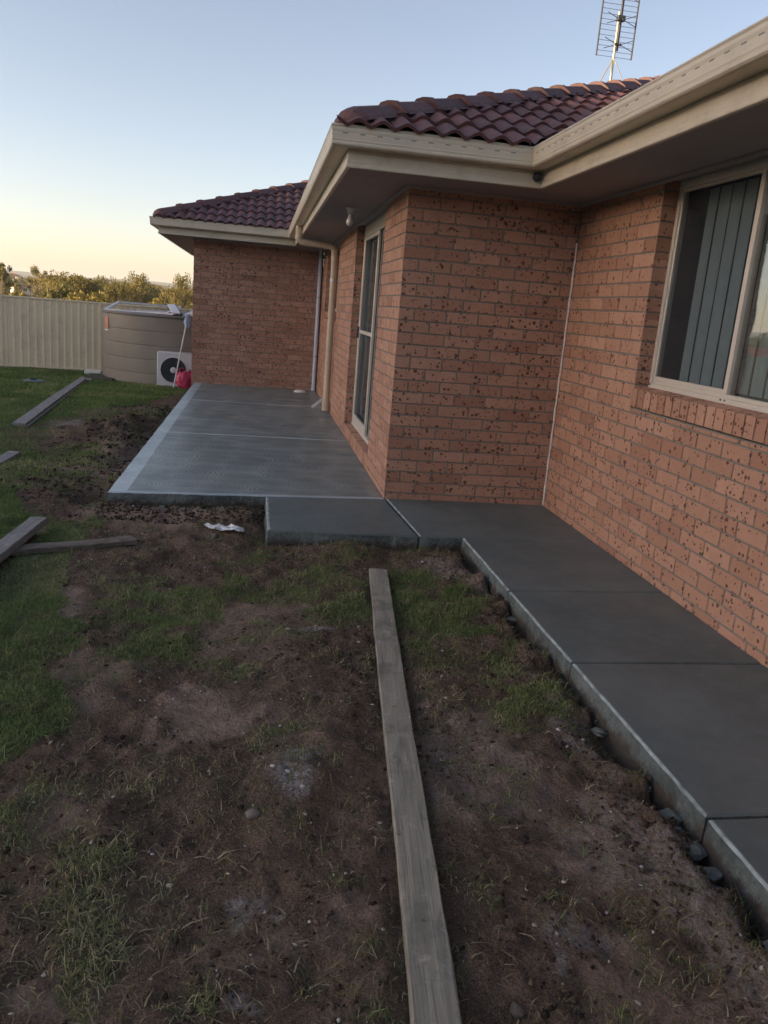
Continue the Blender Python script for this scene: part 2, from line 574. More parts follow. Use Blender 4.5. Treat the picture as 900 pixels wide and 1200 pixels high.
M_PEB = mat_attr_col('pebble_stone', [(0, (.06, .048, .040)), (.5, (.11, .09, .075)), (.8, (.20, .17, .15)), (1, (.5, .48, .45))], rough=.85)
M_CLOD = mat_attr_col('soil_clod', [(0, (.026, .019, .015)), (.5, (.060, .044, .034)), (1, (.13, .095, .072))], rough=.95, spec=.1)
M_LEAF = mat_attr_col('tree_leaf', [(0, (.07, .062, .022)), (.4, (.17, .140, .040)), (.75, (.26, .20, .052)), (1, (.34, .25, .07))], rough=.7, trans=.3, objrand=True)
M_BARK = simple('eucalypt_bark', (.19, .15, .11), .9, var=.3, scale=5, bump=.5, bs=20)

# ------------------------------------------------------------------ projection (used only to rank bricks by how large they show)
_cm = Euler(CAMR, 'XYZ').to_matrix()
_cmt = np.array(_cm.transposed())
def project(P):
    v = (np.asarray(P) - np.array(CAMP)) @ _cmt.T
    z = np.minimum(v[..., 2], -1e-3)
    return np.stack([450 - FPX * v[..., 0] / z, 600 + FPX * v[..., 1] / z], -1), v[..., 2]

# ------------------------------------------------------------------ site constants (metres; slab top is z = 0)
WX, LY, HS, DX = 1.281, 7.716, 2.2476, -2.05     # wall C plane, far wall plane, soffit height, far wing side
_TY = [-4000, -50, 0, 17, 40, 90, 150, 220, 320, 450, 700, 1200, 2500, 3300, 4600, 9000]
_TZ = [-.09, -.09, -.09, -.73, -2.2, -6.5, -9, -9.5, -8, -6, -2, -4, 12, 36, 18, 0]
def terrain(x, y):
    x, y = np.asarray(x, float), np.asarray(y, float)
    z = np.interp(y, _TY, _TZ)
    s = x * sin(SUN_AZ) + y * cos(SUN_AZ)
    z = z + SHADE_HILL * sstep(45, 112, s) * sstep(-600, -400, x) * sstep(27, 14, y)  # unseen hill added out of view to keep the low sun off the yard
    far = sstep(30, 160, y)
    z = z + far * (fbm(x / 90., y / 90., 3) * 3.0) + sstep(900, 2500, y) * fbm(x / 420., y / 420., 3) * 14
    return z
SHADE_HILL = 18.35  # height of the added hill, sets how far up its shadow reaches

def in_poly(x, y, P):
    c = np.zeros(x.shape, bool)
    n = len(P)
    for i in range(n):
        x1, y1 = P[i]; x2, y2 = P[(i + 1) % n]
        if y1 == y2: continue
        t = ((y1 > y) != (y2 > y)) & (x < (x2 - x1) * (y - y1) / (y2 - y1) + x1)
        c ^= t
    return c

def ell(x, y, L):
    o = np.zeros(x.shape)
    for cx, cy, rx, ry, d in L:
        q = ((x - cx) / rx) ** 2 + ((y - cy) / ry) ** 2
        o = np.maximum(o, d * np.clip(1.6 - q, 0, 1))
    return o

GRASS_P = [(-1.409,-2.045,0.38,0.34,0.6),(-1.068,-2.873,0.12,0.15,0.5),(-1.36,-2.668,0.16,0.18,0.4),(-0.951,-1.675,0.21,0.43,0.6),(-0.581,-1.899,0.24,0.45,0.5),
(-0.046,-1.957,0.28,0.45,0.75),(-0.017,-2.561,0.25,0.3,0.6),(0.12,-3.126,0.18,0.31,0.62),(-0.805,-3.398,0.13,0.11,0.3),(-1.516,-4.012,0.13,0.21,0.5),
(-1.331,-4.002,0.06,0.07,1),(-1.389,-4.197,0.12,0.15,0.55),(-1.623,-3.788,0.08,0.19,0.8),(-1.292,-4.392,0.07,0.12,0.6),(-1.107,-4.45,0.09,0.07,0.3),
(-0.396,-1.247,0.13,0.1,0.9),(-2.071,-0.886,0.22,0.35,0.6),(-0.153,-4.158,0.06,0.07,0.2),(-2.9,5.4,0.8,0.9,0.25),(-2.655,1.402,0.35,1,0.4),(-0.221,-4.586,0.12,0.1,0.25)]
DUST_P = [(-0.815,-3.603,0.07,0.12,1),(-0.679,-2.464,0.12,0.05,1),(0.607,-2.181,0.17,0.24,0.5),(-0.961,-4.216,0.05,0.05,0.8),(-0.133,-4.372,0.09,0.07,0.6),(0.412,-1.734,0.2,0.18,0.4),
(-1.458,-0.205,0.44,0.16,0.7),(0.139,-4.012,0.17,0.2,0.4),(-0.202,-3.535,0.22,0.32,0.3),(-0.98,-4.508,0.03,0.03,0.8),(-3.22,4.28,0.18,0.65,0.6),(0.266,-3.369,0.05,0.5,0.5),(0.168,-1.422,0.2,0.15,0.5),(0.217,-4.246,0.08,0.4,0.5)]
DRY_P = [(-1.857,-2.191,0.17,0.28,1),(-0.951,-2.405,0.24,0.32,0.8),(-1.107,-3.175,0.16,0.2,1),(-0.825,-3.272,0.09,0.19,0.6),(-1.604,-2.931,0.1,0.23,0.6),(-1.545,-3.72,0.13,0.11,0.5),
(-1.604,-0.4,0.54,0.25,0.8),(-1.37,-4.431,0.11,0.06,0.7),(-1,-4.343,0.08,0.08,0.5),(0.042,-4.002,0.13,0.23,0.5),(-0.737,-4.284,0.07,0.08,0.5),(-2.324,1.528,0.29,0.93,0.6),(-0.124,-3.564,0.3,0.3,0.35),(0.022,-4.635,0.2,0.2,0.5)]
LAWN = [(-60,-60),(-60,15.6),(-2.2,16.2),(-2.35,12.5),(-2.45,9.5),(-2.75,7.6),(-2.85,6.8),(-3.3,6.1),(-3.45,4.6),(-3.3,3.8),(-2.996,1.986),(-2.558,-0.244),(-2.207,-0.692),(-2.022,-1.227),(-1.944,-1.626),(-2.013,-2.045),
(-1.779,-2.503),(-1.613,-3.282),(-1.672,-3.389),(-1.759,-3.564),(-1.779,-3.953),(-1.73,-4.635),(-1.8,-6),(-2.5,-9),(-4,-60)]

def grass_density(x, y):
    n = fbm(x * 2.1 + 40, y * 2.1, 3)
    wob = fbm(x * 5, y * 5, 3) * .22
    lawn = in_poly(x + wob, y + wob * 1.3, LAWN) * np.clip(1.15 + n * .7, .35, 1)
    # worn brown ground in the far part of the lawn
    worn = ell(x, y, [(-3.0, 3.4, .75, 1.5, .8), (-2.9, .9, .3, .6, .6), (-2.75, 5.6, .35, 1.4, .9)])
    far = (y > 15.9) * .9
    g = np.maximum(np.maximum(lawn * (1 - worn), ell(x, y, GRASS_P) * np.clip(.9 + n * 1.2, .2, 1.3)), far)
    rag = fbm(x * 8.5 + 31, y * 8.5, 4)
    near = sstep(5, 1, y)
    lw = np.clip(lawn * 1.2, 0, 1) * sstep(-3.9, -3.3, y)
    g = g * (1 - near) + near * g * np.clip(.62 + rag * 2.4 * (1 - .6 * lw) + .42 * lw, .04, 1.15)
    g = g + .12 * sstep(.05, .35, fbm(x * 3.3 + 9, y * 3.3, 3)) + .25 * sstep(.22, .42, rag) * near
    return np.clip(g, 0, 1)

# slab outlines for the trench and the flattened bed (x0,x1,y0,y1)
BEDS = [(-2.0, .05, -.1, 7.75), (-.89, 1.4, -1.02, .05), (.37, 1.4, -7, 0), (-2.1, 11, 7.7, 15), (0, 11, -.02, 15), (1.2, 11, -7.5, 8)]
PLANKS = [  # ((x0,y0),(x1,y1), width, z top, thickness)
    ((-0.262, -1.565), (-0.603, -4.957), .104, -.054, .036),
    ((-2.284, -0.871), (-2.364, -2.221), .098, -.010, .042),
    ((-2.329, -0.941), (-2.414, -2.171), .090, -.054, .040),
    ((-1.683, -1.099), (-2.308, -1.389), .096, -.056, .030),
    ((-4.64, 12.3), (-3.64, 3.70), .15, None, .025),
    ((-4.58, 12.0), (-3.60, 3.66), .15, None, .025),
    ((-3.11, 1.62), (-3.19, .1), .105, -.10, .036),
]
def seg_dist(x, y, a, b):
    ax, ay = a; bx, by = b
    dx, dy = bx - ax, by - ay
    t = np.clip(((x - ax) * dx + (y - ay) * dy) / (dx * dx + dy * dy), 0, 1)
    return np.hypot(x - ax - t * dx, y - ay - t * dy)

def ground_z(x, y, fine=True):
    x, y = np.asarray(x, float), np.asarray(y, float)
    z = terrain(x, y)
    near = sstep(26, 12, np.hypot(x, y))
    g = grass_density(x, y)
    rough = (fbm(x * 2.6, y * 2.6, 3) * .042 + (fbm(x * 11, y * 11, 4) * .034 + np.abs(fbm(x * 38 + 3, y * 38, 2)) * .016) * (1 - .55 * g)) * near
    # trodden, smoother dry crusts
    rough = rough * (1 - .55 * ell(x, y, DRY_P))
    m = .09 * np.exp(-((x + 2.42 + .12 * np.sin(y * 2)) / .22) ** 2) * sstep(.9, 2.0, y) * sstep(7.6, 6.0, y) * (.6 + 1.4 * np.clip(fbm(x * 4, y * 4, 3) + .2, 0, 1))
    m += .11 * ell(x, y, [(-2.85, 3.9, .35, .8, 1)]) * np.clip(fbm(x * 6, y * 6, 3) + .35, 0, 1)
    m += .05 * np.exp(-((x + .38) / .14) ** 2 - ((y + 1.16) / .09) ** 2)
    m += .05 * np.exp(-((x - .22) / .10) ** 2 - ((y + 1.35) / .25) ** 2)
    m += .035 * np.exp(-((x - .28) / .07) ** 2) * sstep(-1.2, -1.6, y) * np.clip(fbm(x * 6, y * 6 + 7, 2) * 2 + .5, 0, 1)
    m += .022 * np.exp(-(np.maximum(np.abs(x + .8) - 1.2, 0) / .1) ** 2) * (np.exp(-((y + .3) / .16) ** 2) * (x < -.9) + np.exp(-((y + 1.12) / .14) ** 2) * (x > -.95))
    m -= .035 * np.exp(-((x - .34) / .045) ** 2) * sstep(-1.05, -1.3, y) * np.clip(.7 + fbm(x * 3, y * 3 + 2, 3) * 2, 0, 1.6)
    m += .075 * np.exp(-((x - .33) / .06) ** 2) * sstep(-1.05, -1.3, y) * np.clip(fbm(x * 5 + 9, y * 9 + 4, 4) * 1.6 + .05, -.2, 1)
    m -= .10 * np.exp(-((x + 2.13) / .12) ** 2 - ((y - .12) / .22) ** 2)
    z = z + (rough + m) * near
    d = np.full(x.shape, 9.)
    for x0, x1, y0, y1 in BEDS:
        dx = np.maximum(np.maximum(x0 - x, x - x1), 0); dy = np.maximum(np.maximum(y0 - y, y - y1), 0)
        d = np.minimum(d, np.hypot(dx, dy))
    z = z - .018 * np.exp(-(d / .05) ** 2) * sstep(12, 8, y) * (d > 0)
    z = np.where((d < .001), np.minimum(z, -.16), z)
    # ground pressed flat beneath the boards
    for i, (a, b, w, zt, th) in enumerate(PLANKS):
        q = seg_dist(x, y, a, b)
        lvl = (zt - th - .006) if zt is not None else terrain(x, y) - .004
        if i == 1: lvl = lvl - .042
        k = np.exp(-(np.maximum(q - w * .5, 0) / .03) ** 2)
        z = np.where(z > lvl, z * (1 - k) + lvl * k, z)
    return z

# ------------------------------------------------------------------ ground sheet
def spaced(a, b, st):
    return np.arange(a, b, st)
def grow(a, st, k, end):
    o, x = [], a
    while abs(x) < end:
        st *= k; x += st if st * (1) else 0
        o.append(x)
    return o
xs_r = grow(.46, .03, 1.28, 7000)
xs = np.array(sorted([-v for v in grow(7.2, .06, 1.14, 7000)] + list(spaced(-7.2, -2.7, .06)) + list(spaced(-2.7, .46, .0165)) + xs_r))
ys = np.array(sorted([-v for v in grow(5.1, .05, 1.25, 7000)] + list(spaced(-5.1, -1.2, .0165)) + list(spaced(-1.2, 3, .035)) + list(spaced(3, 16, .08)) + grow(16, .09, 1.12, 9000)))
GX, GY = np.meshgrid(xs, ys)
GZ = ground_z(GX, GY)
nx, ny = len(xs), len(ys)
idx = np.arange(nx * ny).reshape(ny, nx)
gf = np.stack([idx[:-1, :-1], idx[:-1, 1:], idx[1:, 1:], idx[1:, :-1]], -1).reshape(-1, 4)
gme = npmesh('ground', np.stack([GX, GY, GZ], -1).reshape(-1, 3), gf, M_SOIL, smooth=True)
fattr(gme, 'grass', grass_density(GX, GY).ravel())
_w1, _w2 = fbm(GX * 7, GY * 7, 3) * .14, fbm(GX * 7 + 50, GY * 7, 3) * .14
fattr(gme, 'dust', ell(GX + _w1, GY + _w2, DUST_P).ravel())
fattr(gme, 'dry', ell(GX + _w1 * 1.6, GY + _w2 * 1.6, DRY_P).ravel())
tag(link('ground', gme), kind='structure')

# ------------------------------------------------------------------ concrete path and patio
def inset_quad(Q, ds):
    """move each edge i (Q[i]->Q[i+1]) inwards by ds[i]; Q counter-clockwise"""
    n = len(Q); L = []
    for i in range(n):
        a, b = Vector(Q[i]), Vector(Q[(i + 1) % n])
        d = (b - a).normalized(); nn = Vector((-d.y, d.x))
        L.append((a + nn * ds[i], d))
    out = []
    for i in range(n):
        p, d = L[i - 1]; q, e = L[i]
        den = d.x * e.y - d.y * e.x
        t = ((q.x - p.x) * e.y - (q.y - p.y) * e.x) / den
        out.append((p.x + d.x * t, p.y + d.y * t))
    return out

def panel(Q, border, top, par, name='concrete_panel', depth=.17, ch=.007, rough=(), seed=0):
    """one cast panel: trowelled margins of given widths, rounded arris, formed sides; edges listed in rough are uneven"""
    mb = MB()
    n = len(Q)
    rs = np.random.default_rng(seed)
    A = inset_quad(Q, [ch] * n)
    B = inset_quad(A, [max(b, .0005) for b in border])
    R_ = [[], [], [], [], []]
    tags = []
    for i in range(n):
        q0, q1 = Vector(Q[i]), Vector(Q[(i + 1) % n])
        d = (q1 - q0); L = d.length; d.normalize(); inn = Vector((-d.y, d.x))
        m = max(2, int(L / .035)) if i in rough else 1
        e1 = e2 = 0
        for k in range(m):
            t = k / m
            a = Vector(A[i]).lerp(Vector(A[(i + 1) % n]), t); b = Vector(B[i]).lerp(Vector(B[(i + 1) % n]), t); q = q0.lerp(q1, t)
            if m > 1 and k > 0:
                e1 = .6 * e1 + rs.normal() * .0011; e2 = .55 * e2 + rs.normal() * .0045
                a = a + inn * (e1 + .002 * rs.random()); q = q + inn * e1
                zq = -ch * (1 + .6 * rs.random())
            else: zq = -ch; e2 = 0
            R_[0].append((b.x, b.y, 0.)); R_[1].append((a.x, a.y, 0.)); R_[2].append((q.x, q.y, zq))
            w = q - inn * (.004 + .5 * e2); R_[3].append((w.x, w.y, -.055 - (.012 * rs.random() if m > 1 else 0)) if i in rough else (q.x, q.y, -.055))
            w = q - inn * (.010 + e2); R_[4].append((w.x, w.y, -depth) if i in rough else (q.x, q.y, -depth))
            tags.append(i)
    N = len(tags)
    for r_ in R_: mb.v += r_
    mb.f.append(tuple(range(N))); mb.m.append(0)
    for i in range(N):
        j = (i + 1) % N
        for k in range(4):
            mb.f.append(((k + 1) * N + i, (k + 1) * N + j, k * N + j, k * N + i))
            mb.m.append(2 if k >= 2 else 1 if border[tags[i]] > .002 else 0)
    return mb.obj(name, [top, M_TROWEL if top is M_PATIO else M_RIM, M_EDGE], par)

G = .0075
patio = tag(empty('patio', (-1, 3.5, 0)), kind='structure')
path = tag(empty('path', (.8, -2.5, 0)), kind='structure')
for sd_, (Q, bd, tp, par, rg_) in enumerate([
    ([(-2.0, -.175), (0, -.02), (0, 2.62 - G), (-2.0, 2.55 - G)], [.035, 0, .008, .12], M_PATIO, patio, (0, 3)),
    ([(-2.0, 2.55 + G), (0, 2.62 + G), (0, 5.42 - G), (-2.0, 5.38 - G)], [.012, 0, .008, .12], M_PATIO, patio, (3,)),
    ([(-2.0, 5.38 + G), (0, 5.42 + G), (0, 7.716), (-2.0, 7.716)], [.012, 0, 0, .12], M_PATIO, patio, (3,)),
    ([(-.889, -1.015), (.070, -1.03), (.0, -.02 - 2 * G), (-.894, -.092 - 2 * G)], [0, 0, 0, .012], M_PATH, path, (0, 3)),
    ([(.070 + 2 * G, -1.03), (.37, -1.01), (WX, -1.0), (WX, 0), (.004 + 2 * G, 0)], [0, 0, 0, 0, .006], M_PATH, path, (0,)),
    ([(.372, -2.03 + G), (WX, -1.99 + G), (WX, -1.0 - 2 * G), (.37, -1.01 - 2 * G)], [0, 0, 0, .005], M_PATH, path, (3,)),
    ([(.38, -2.915 + G), (WX, -2.905 + G), (WX, -1.99 - G), (.372, -2.03 - G)], [0, 0, 0, .005], M_PATH, path, (3,)),
    ([(.386, -3.995 + G), (WX, -3.985 + G), (WX, -2.905 - G), (.38, -2.915 - G)], [0, 0, 0, .005], M_PATH, path, (3,)),
    ([(.372, -5.1 + G), (WX, -5.1 + G), (WX, -3.985 - G), (.386, -3.995 - G)], [0, 0, 0, .005], M_PATH, path, (3,)),
    ([(.372, -6.3), (WX, -6.3), (WX, -5.1 - G), (.372, -5.1 - G)], [0, 0, 0, .005], M_PATH, path, (3,))]):
    child_keep(panel(Q, bd, tp, None, rough=rg_, seed=sd_, ch=.006), par)
j = MB()
for a in [(-1.99, -.01, 2.5, 2.7), (-1.99, -.01, 5.3, 5.5), (-.885, -.02, -.2, .06), (-.05, .12, -1.02, -.01), (.38, 1.27, -2.08, -1.95), (.38, 1.27, -1.06, -.96), (.39, 1.27, -2.95, -2.87), (.39, 1.27, -4.04, -3.95), (.39, 1.27, -5.15, -5.05)]:
    j.box(a[0] + .012, a[1] - .012, a[2] + .012, a[3] - .012, -.14, -.028)
child_keep(j.obj('joint_bed', M_DARK), path)
# a long tooled line and a chalk-like scratch beside the diagonal joint
# spilled lumps of concrete along the formed edge
def lump(cx, cy, cz, r, sx, sy, sz, seed, name, mat, sub=2):
    import bmesh
    bm = bmesh.new()
    bmesh.ops.create_icosphere(bm, subdivisions=sub, radius=r)
    rs = np.random.default_rng(seed)
    ph = rs.random(9) * 6
    for v in bm.verts:
        c = v.co.normalized()
        k = 1 + .22 * sin(3 * c.x + ph[0]) * cos(4 * c.y + ph[1]) + .16 * sin(7 * c.z + ph[2] + 3 * c.x) + .1 * sin(11 * c.y + ph[3]) + rs.normal() * .05
        v.co = Vector((v.co.x * k * sx, v.co.y * k * sy, v.co.z * k * sz))
    me = bpy.data.meshes.new(name)
    bm.to_mesh(me); bm.free()
    me.materials.append(mat)
    me.polygons.foreach_set('use_smooth', [True] * len(me.polygons))
    o = link(name, me)
    o.matrix_basis = Matrix.Translation((cx, cy, cz)) @ Matrix.Rotation(rs.random() * 6, 4, 'Z')
    return o
rl = random.Random(3)
for k, (y, r, dx) in enumerate([(-3.86, .026, .0), (-3.93, .018, .02), (-4.02, .022, -.004), (-4.12, .020, .012), (-4.19, .012, .03), (-3.70, .012, .0), (-3.33, .017, .01), (-3.05, .010, .02),
                               (-2.62, .020, .01), (-2.55, .013, .03), (-2.9, .008, .0), (-2.2, .014, .0), (-1.9, .008, .01), (-1.5, .010, .0), (-4.4, .016, .0)]):
    o = lump(.350 - dx, y, -.094, r, 1.2, 1.7, .75, k, 'concrete_lump', M_SLURRY, 2)
    o.data.polygons.foreach_set('use_smooth', [False] * len(o.data.polygons))
    child_keep(o, path)
for k in range(9):
    x = -1.85 + .9 * rl.random()
    o = lump(x, -.22 - rl.random() * .05, -.088, rl.choice([.012, .02, .028]), 1.4, 1, .6, 60 + k, 'concrete_lump', M_SLURRY)
    o.data.polygons.foreach_set('use_smooth', [False] * len(o.data.polygons))
    child_keep(o, patio)

# ------------------------------------------------------------------ the house
house = tag(empty('brick_house', (0, 0, 0)),
            'single-storey speckled salmon brick house with dark purple tiled roof and beige gutters', 'house')
BD, BH, BL, JT, CO = .11, .076, .23, .010, .086
walls = {
    # name: origin, dir, into, length, openings (u0,u1,z0,z1)
    'A': ((0, 0), (1, 0), (0, 1), WX, []),
    'W': ((0, 0), (0, 1), (1, 0), LY, [(1.04, 3.10, .02, 3), (4.95, 6.95, 1.20, 3)]),
    'D': ((DX, LY), (1, 0), (0, 1), -DX, []),
    'E': ((DX, LY), (0, 1), (1, 0), 6.0, []),
    'C': ((WX, 0), (0, -1), (1, 0), 6.4, [(1.25, 3.05, .935, 3)]),
}
def pt(wd, u, v, z):
    (ox, oy), d, n, L, op = wd
    return (ox + d[0] * u + n[0] * v, oy + d[1] * u + n[1] * v, z)
bricks = []
wall_obj = {}
for key, wd in walls.items():
    (ox, oy), d, n, L, ops = wd
    # mortar backing cut round the openings
    mb = MB()
    us = sorted({0, L} | {o[0] for o in ops} | {o[1] for o in ops})
    for u0, u1 in zip(us[:-1], us[1:]):
        o = [q for q in ops if q[0] <= u0 and q[1] >= u1]
        z1 = o[0][2] if o else HS + .05
        a, b = u0, u1 + (.1 if key == 'A' and u1 == L else 0)
        st = .0055 if key != 'C' else 0.
        if a == 0: a = .1085 if key in 'WE' else st
        if o: pass
        else:
            if any(abs(q[1] - a) < 1e-6 for q in ops): a += .005
            if any(abs(q[0] - b) < 1e-6 for q in ops): b -= .005
        p0, p1 = pt(wd, a, .0055, 0), pt(wd, b, .1085, 0)
        mb.box(min(p0[0], p1[0]), max(p0[0], p1[0]), min(p0[1], p1[1]), max(p0[1], p1[1]), -.25, z1)
    wall_obj[key] = mb.obj('brick_wall', M_MORTAR, house)
    for k in range(-1, 26):
        z0 = .048 + CO * k; z1 = z0 + BH
        if z1 > HS + .04: break
        z1 = min(z1, HS - .001) if z1 > HS else z1
        if z1 - z0 < .02: continue
        even = k % 2 == 0
        if key in 'AD':   u = 0 if even else .12
        elif key in 'WE': u = .12 if even else 0
        else:             u = (.019 - .24) if even else (.019 - .12)
        while u < L:
            a, b = max(u, 0), min(u + BL, L - (.001 if key in 'AD' else 0))
            u += BL + JT
            segs = [(a, b)]; trims = []
            for q in ops:
                if z1 > q[2] + .02 and z0 < q[3]:
                    ns = []
                    for s0, s1 in segs:
                        if s1 <= q[0] or s0 >= q[1]: ns.append((s0, s1)); continue
                        if q[2] - .008 - z0 > .018: trims.append((max(s0, q[0]), min(s1, q[1]), q[2] - .008))
                        if s0 < q[0] - .015: ns.append((s0, q[0]))
                        if s1 > q[1] + .015: ns.append((q[1], s1))
                    segs = [(q[1] if 0 <= s0 - q[1] < .045 else s0, q[0] if 0 <= q[0] - s1 < .045 else s1) for s0, s1 in ns]
            for s0, s1 in segs:
                if s1 - s0 > .015:
                    bricks.append((key, s0, s1, z0, z1))
            for s0, s1, zt_ in trims:      # brick cut down under a sill
                if s1 - s0 > .015: bricks.append((key, s0, s1, z0, zt_))
def score(b):
    key, s0, s1, z0, z1 = b
    wd = walls[key]
    P = np.array([pt(wd, s0, 0, z0), pt(wd, s1, 0, z0), pt(wd, s1, 0, z1), pt(wd, s0, 0, z1)])
    q, zz = project(P)
    if (zz > -.2).any() or (z1 < .0): return 0
    q = np.clip(q, [0, 0], [900, 1200])
    x, y = q[:, 0], q[:, 1]
    return abs(np.dot(x, np.roll(y, -1)) - np.dot(y, np.roll(x, -1))) / 2
sc = [score(b) for b in bricks]
for i, b in enumerate(bricks):       # part of wall C is out of sight behind nothing; wall E and the far half of W show almost nothing
    if b[0] == 'E': sc[i] = 0
order = sorted(range(len(bricks)), key=lambda i: -sc[i])
single = set(order[:286])
cache = {}
rj = random.Random(11)
rest = MB(); rest_r = []
for i, (key, s0, s1, z0, z1) in enumerate(bricks):
    wd = walls[key]; d, n = wd[1], wd[2]
    c = pt(wd, (s0 + s1) / 2, BD / 2, (z0 + z1) / 2)
    L_, H_ = s1 - s0, z1 - z0
    ex = d if (d[0] * n[1] - d[1] * n[0]) > 0 else (-d[0], -d[1])
    j1, j2, j3 = rj.uniform(-.0012, .0012), rj.uniform(-.0008, .0008), rj.uniform(-.004, .004)
    R_ = Matrix(((ex[0], n[0], 0, 0), (ex[1], n[1], 0, 0), (0, 0, 1, 0), (0, 0, 0, 1)))
    M = Matrix.Translation((c[0] + n[0] * j1, c[1] + n[1] * j1, c[2] + j2)) @ R_ @ Matrix.Rotation(j3, 4, 'Y')
    if i in single:
        kk = (round(L_, 3), round(H_, 3))
        if kk not in cache:
            m = MB().cbox(-L_ / 2, L_ / 2, -BD / 2, BD / 2, -H_ / 2, H_ / 2, .0025)
            t = m.obj('brick', M_BRICK)
            cache[kk] = t.data
            bpy.data.objects.remove(t)
        link('brick', cache[kk], wall_obj[key], M)
    else:
        f0 = len(rest.f)
        rest.cbox(-L_ / 2, L_ / 2, -BD / 2, BD / 2, -H_ / 2, H_ / 2, .0025, mat=M)
        rest_r += [rj.random()] * (len(rest.f) - f0)
ro = rest.obj('brick', M_BRICK, house)
fattr(ro.data, 'rnd', rest_r, 'FACE')
tag(ro, kind='stuff')
# header bricks on edge under the window and under the door
def sill_bricks(key, u0, u1, zb, zf, zi, proud, step=.0865):
    wd = walls[key]
    n_ = int((u1 - u0) / step)
    for i in range(n_):
        a = u0 + i * step; b = a + .0765
        mb = MB()
        q = rj.uniform(-.0015, .0015)
        c = .003
        P = []
        prof = [(-proud + q, zb), (-proud + q, zf - c), (-proud + c + q, zf), (.0945, zi), (.0945, zb)]
        for uu in (a, b):
            P += [pt(wd, uu, v, z) for v, z in prof]
        fs = [(0, 1, 2, 3, 4), (9, 8, 7, 6, 5)] + [(k, k + 5, (k + 1) % 5 + 5, (k + 1) % 5) for k in range(5)]
        mb.add(P, [f[::-1] for f in fs] if key == 'C' else fs)
        mb.obj('sill_brick', M_BRICK, wall_obj[key])
    mb = MB()
    p0, p1 = pt(wd, u0, .004, 0), pt(wd, u1, .09, 0)
    mb.box(min(p0[0], p1[0]), max(p0[0], p1[0]), min(p0[1], p1[1]), max(p0[1], p1[1]), zb - .004, zf - .007)
    mb.obj('sill_mortar', M_MORTAR, wall_obj[key])
sill_bricks('C', 1.245, 3.06, .945, 1.052, 1.068, .008)
sill_bricks('W', 1.045, 3.10, .03, .128, .136, .0)
sill_bricks('W', 4.96, 6.95, 1.215, 1.305, 1.32, .004)
# back and side walls that close the house
mb = MB()
mb.box(10.0, 10.11, -6.4, 14, -.3, HS)
mb.box(DX + .12, 10.0, 13.6, 13.71, -.3, HS)
mb.box(WX + .12, 10.0, -6.4, -6.29, -.3, HS)
mb.obj('rear_wall', M_BRICK, house)
# white filler down the inner corner
mb = MB()
pts = [(WX - .004 + .0012 * sin(i * 1.7), -.003, .0 + i * .055) for i in range(37)]
mb.tube(pts, [.0055 + .0025 * abs(sin(i * 2.3)) for i in range(37)], 6)
mb.obj('joint_filler', M_CAULK, house)

# ---------------- eaves: swept along the wall line with mitred corners
PATHW = [(DX, 13.7), (DX, LY), (0, LY), (0, 0), (WX, 0), (WX, -6.4)]
def off(o):
    P = [Vector(p) for p in PATHW]
    out = []
    for i, p in enumerate(P):
        ds = []
        if i > 0: ds.append((P[i] - P[i - 1]).normalized())
        if i < len(P) - 1: ds.append((P[i + 1] - P[i]).normalized())
        ns = [Vector((d.y, -d.x)) for d in ds]      # outward = right of travel
        m = ns[0] if len(ns) == 1 else ns[0] + ns[1]
        out.append(p + m * o)
    return out
def run(i, prof, name, mat, par=house, closed=True, auto=None):
    mb = MB()
    A, B = [], []
    for o, z in prof:
        q = off(o)
        A.append((q[i].x, q[i].y, z)); B.append((q[i + 1].x, q[i + 1].y, z))
    n = len(prof)
    fs = [(k, n + k, n + (k + 1) % n, (k + 1) % n) for k in range(n if closed else n - 1)]
    if closed:
        fs += [tuple(range(n)), tuple(range(n, 2 * n))[::-1]]
    mb.add(A + B, fs)
    return mb.obj(name, mat, par)
GUT = [(.485, 2.352), (.575, 2.347), (.592, 2.349), (.600, 2.357), (.6015, 2.368), (.5985, 2.372), (.6025, 2.384), (.5995, 2.388), (.6035, 2.417),
       (.601, 2.421), (.6055, 2.436), (.606, 2.452), (.611, 2.460), (.605, 2.469), (.594, 2.468), (.588, 2.455), (.590, 2.36), (.495, 2.364), (.495, 2.46), (.485, 2.46)]
FAS = [(.470, 2.2476), (.470, 2.2445), (.492, 2.2445), (.495, 2.250), (.492, 2.262), (.4875, 2.266), (.4895, 2.285), (.486, 2.290), (.488, 2.330), (.484, 2.336), (.484, 2.45), (.470, 2.45)]
SOF = [(-.18, 2.2476), (.470, 2.2476), (.470, 2.256), (-.18, 2.256)]
TRM = [(0.001, 2.226), (.012, 2.226), (.020, 2.236), (.021, 2.2472), (.001, 2.2472)]
for i in range(5):
    run(i, GUT, 'gutter', M_BEIGE)
    run(i, FAS, 'fascia', M_BEIGE)
    run(i, SOF, 'soffit', M_SOFFIT)
    run(i, TRM, 'eaves_trim', M_SOFFIT)
# overflow slots pressed in the gutter face
def slots(i, z, o):
    q = off(o)
    a, b = q[i], q[i + 1]
    d = (b - a); Ln = d.length; d.normalize(); nn = Vector((d.y, -d.x))
    mb = MB()
    t = .08
    while t < Ln - .08:
        c = a + d * t
        M = Matrix(((d.x, nn.x, 0, c.x), (d.y, nn.y, 0, c.y), (0, 0, 1, z), (0, 0, 0, 1)))
        mb.box(-.016, .016, -.003, .0012, -.003, .003, mat=M)
        t += .107
    tag(mb.obj('overflow_slots', M_ALUD, house), kind='stuff')
slots(3, 2.4195, .6025)
slots(4, 2.4195, .6025)

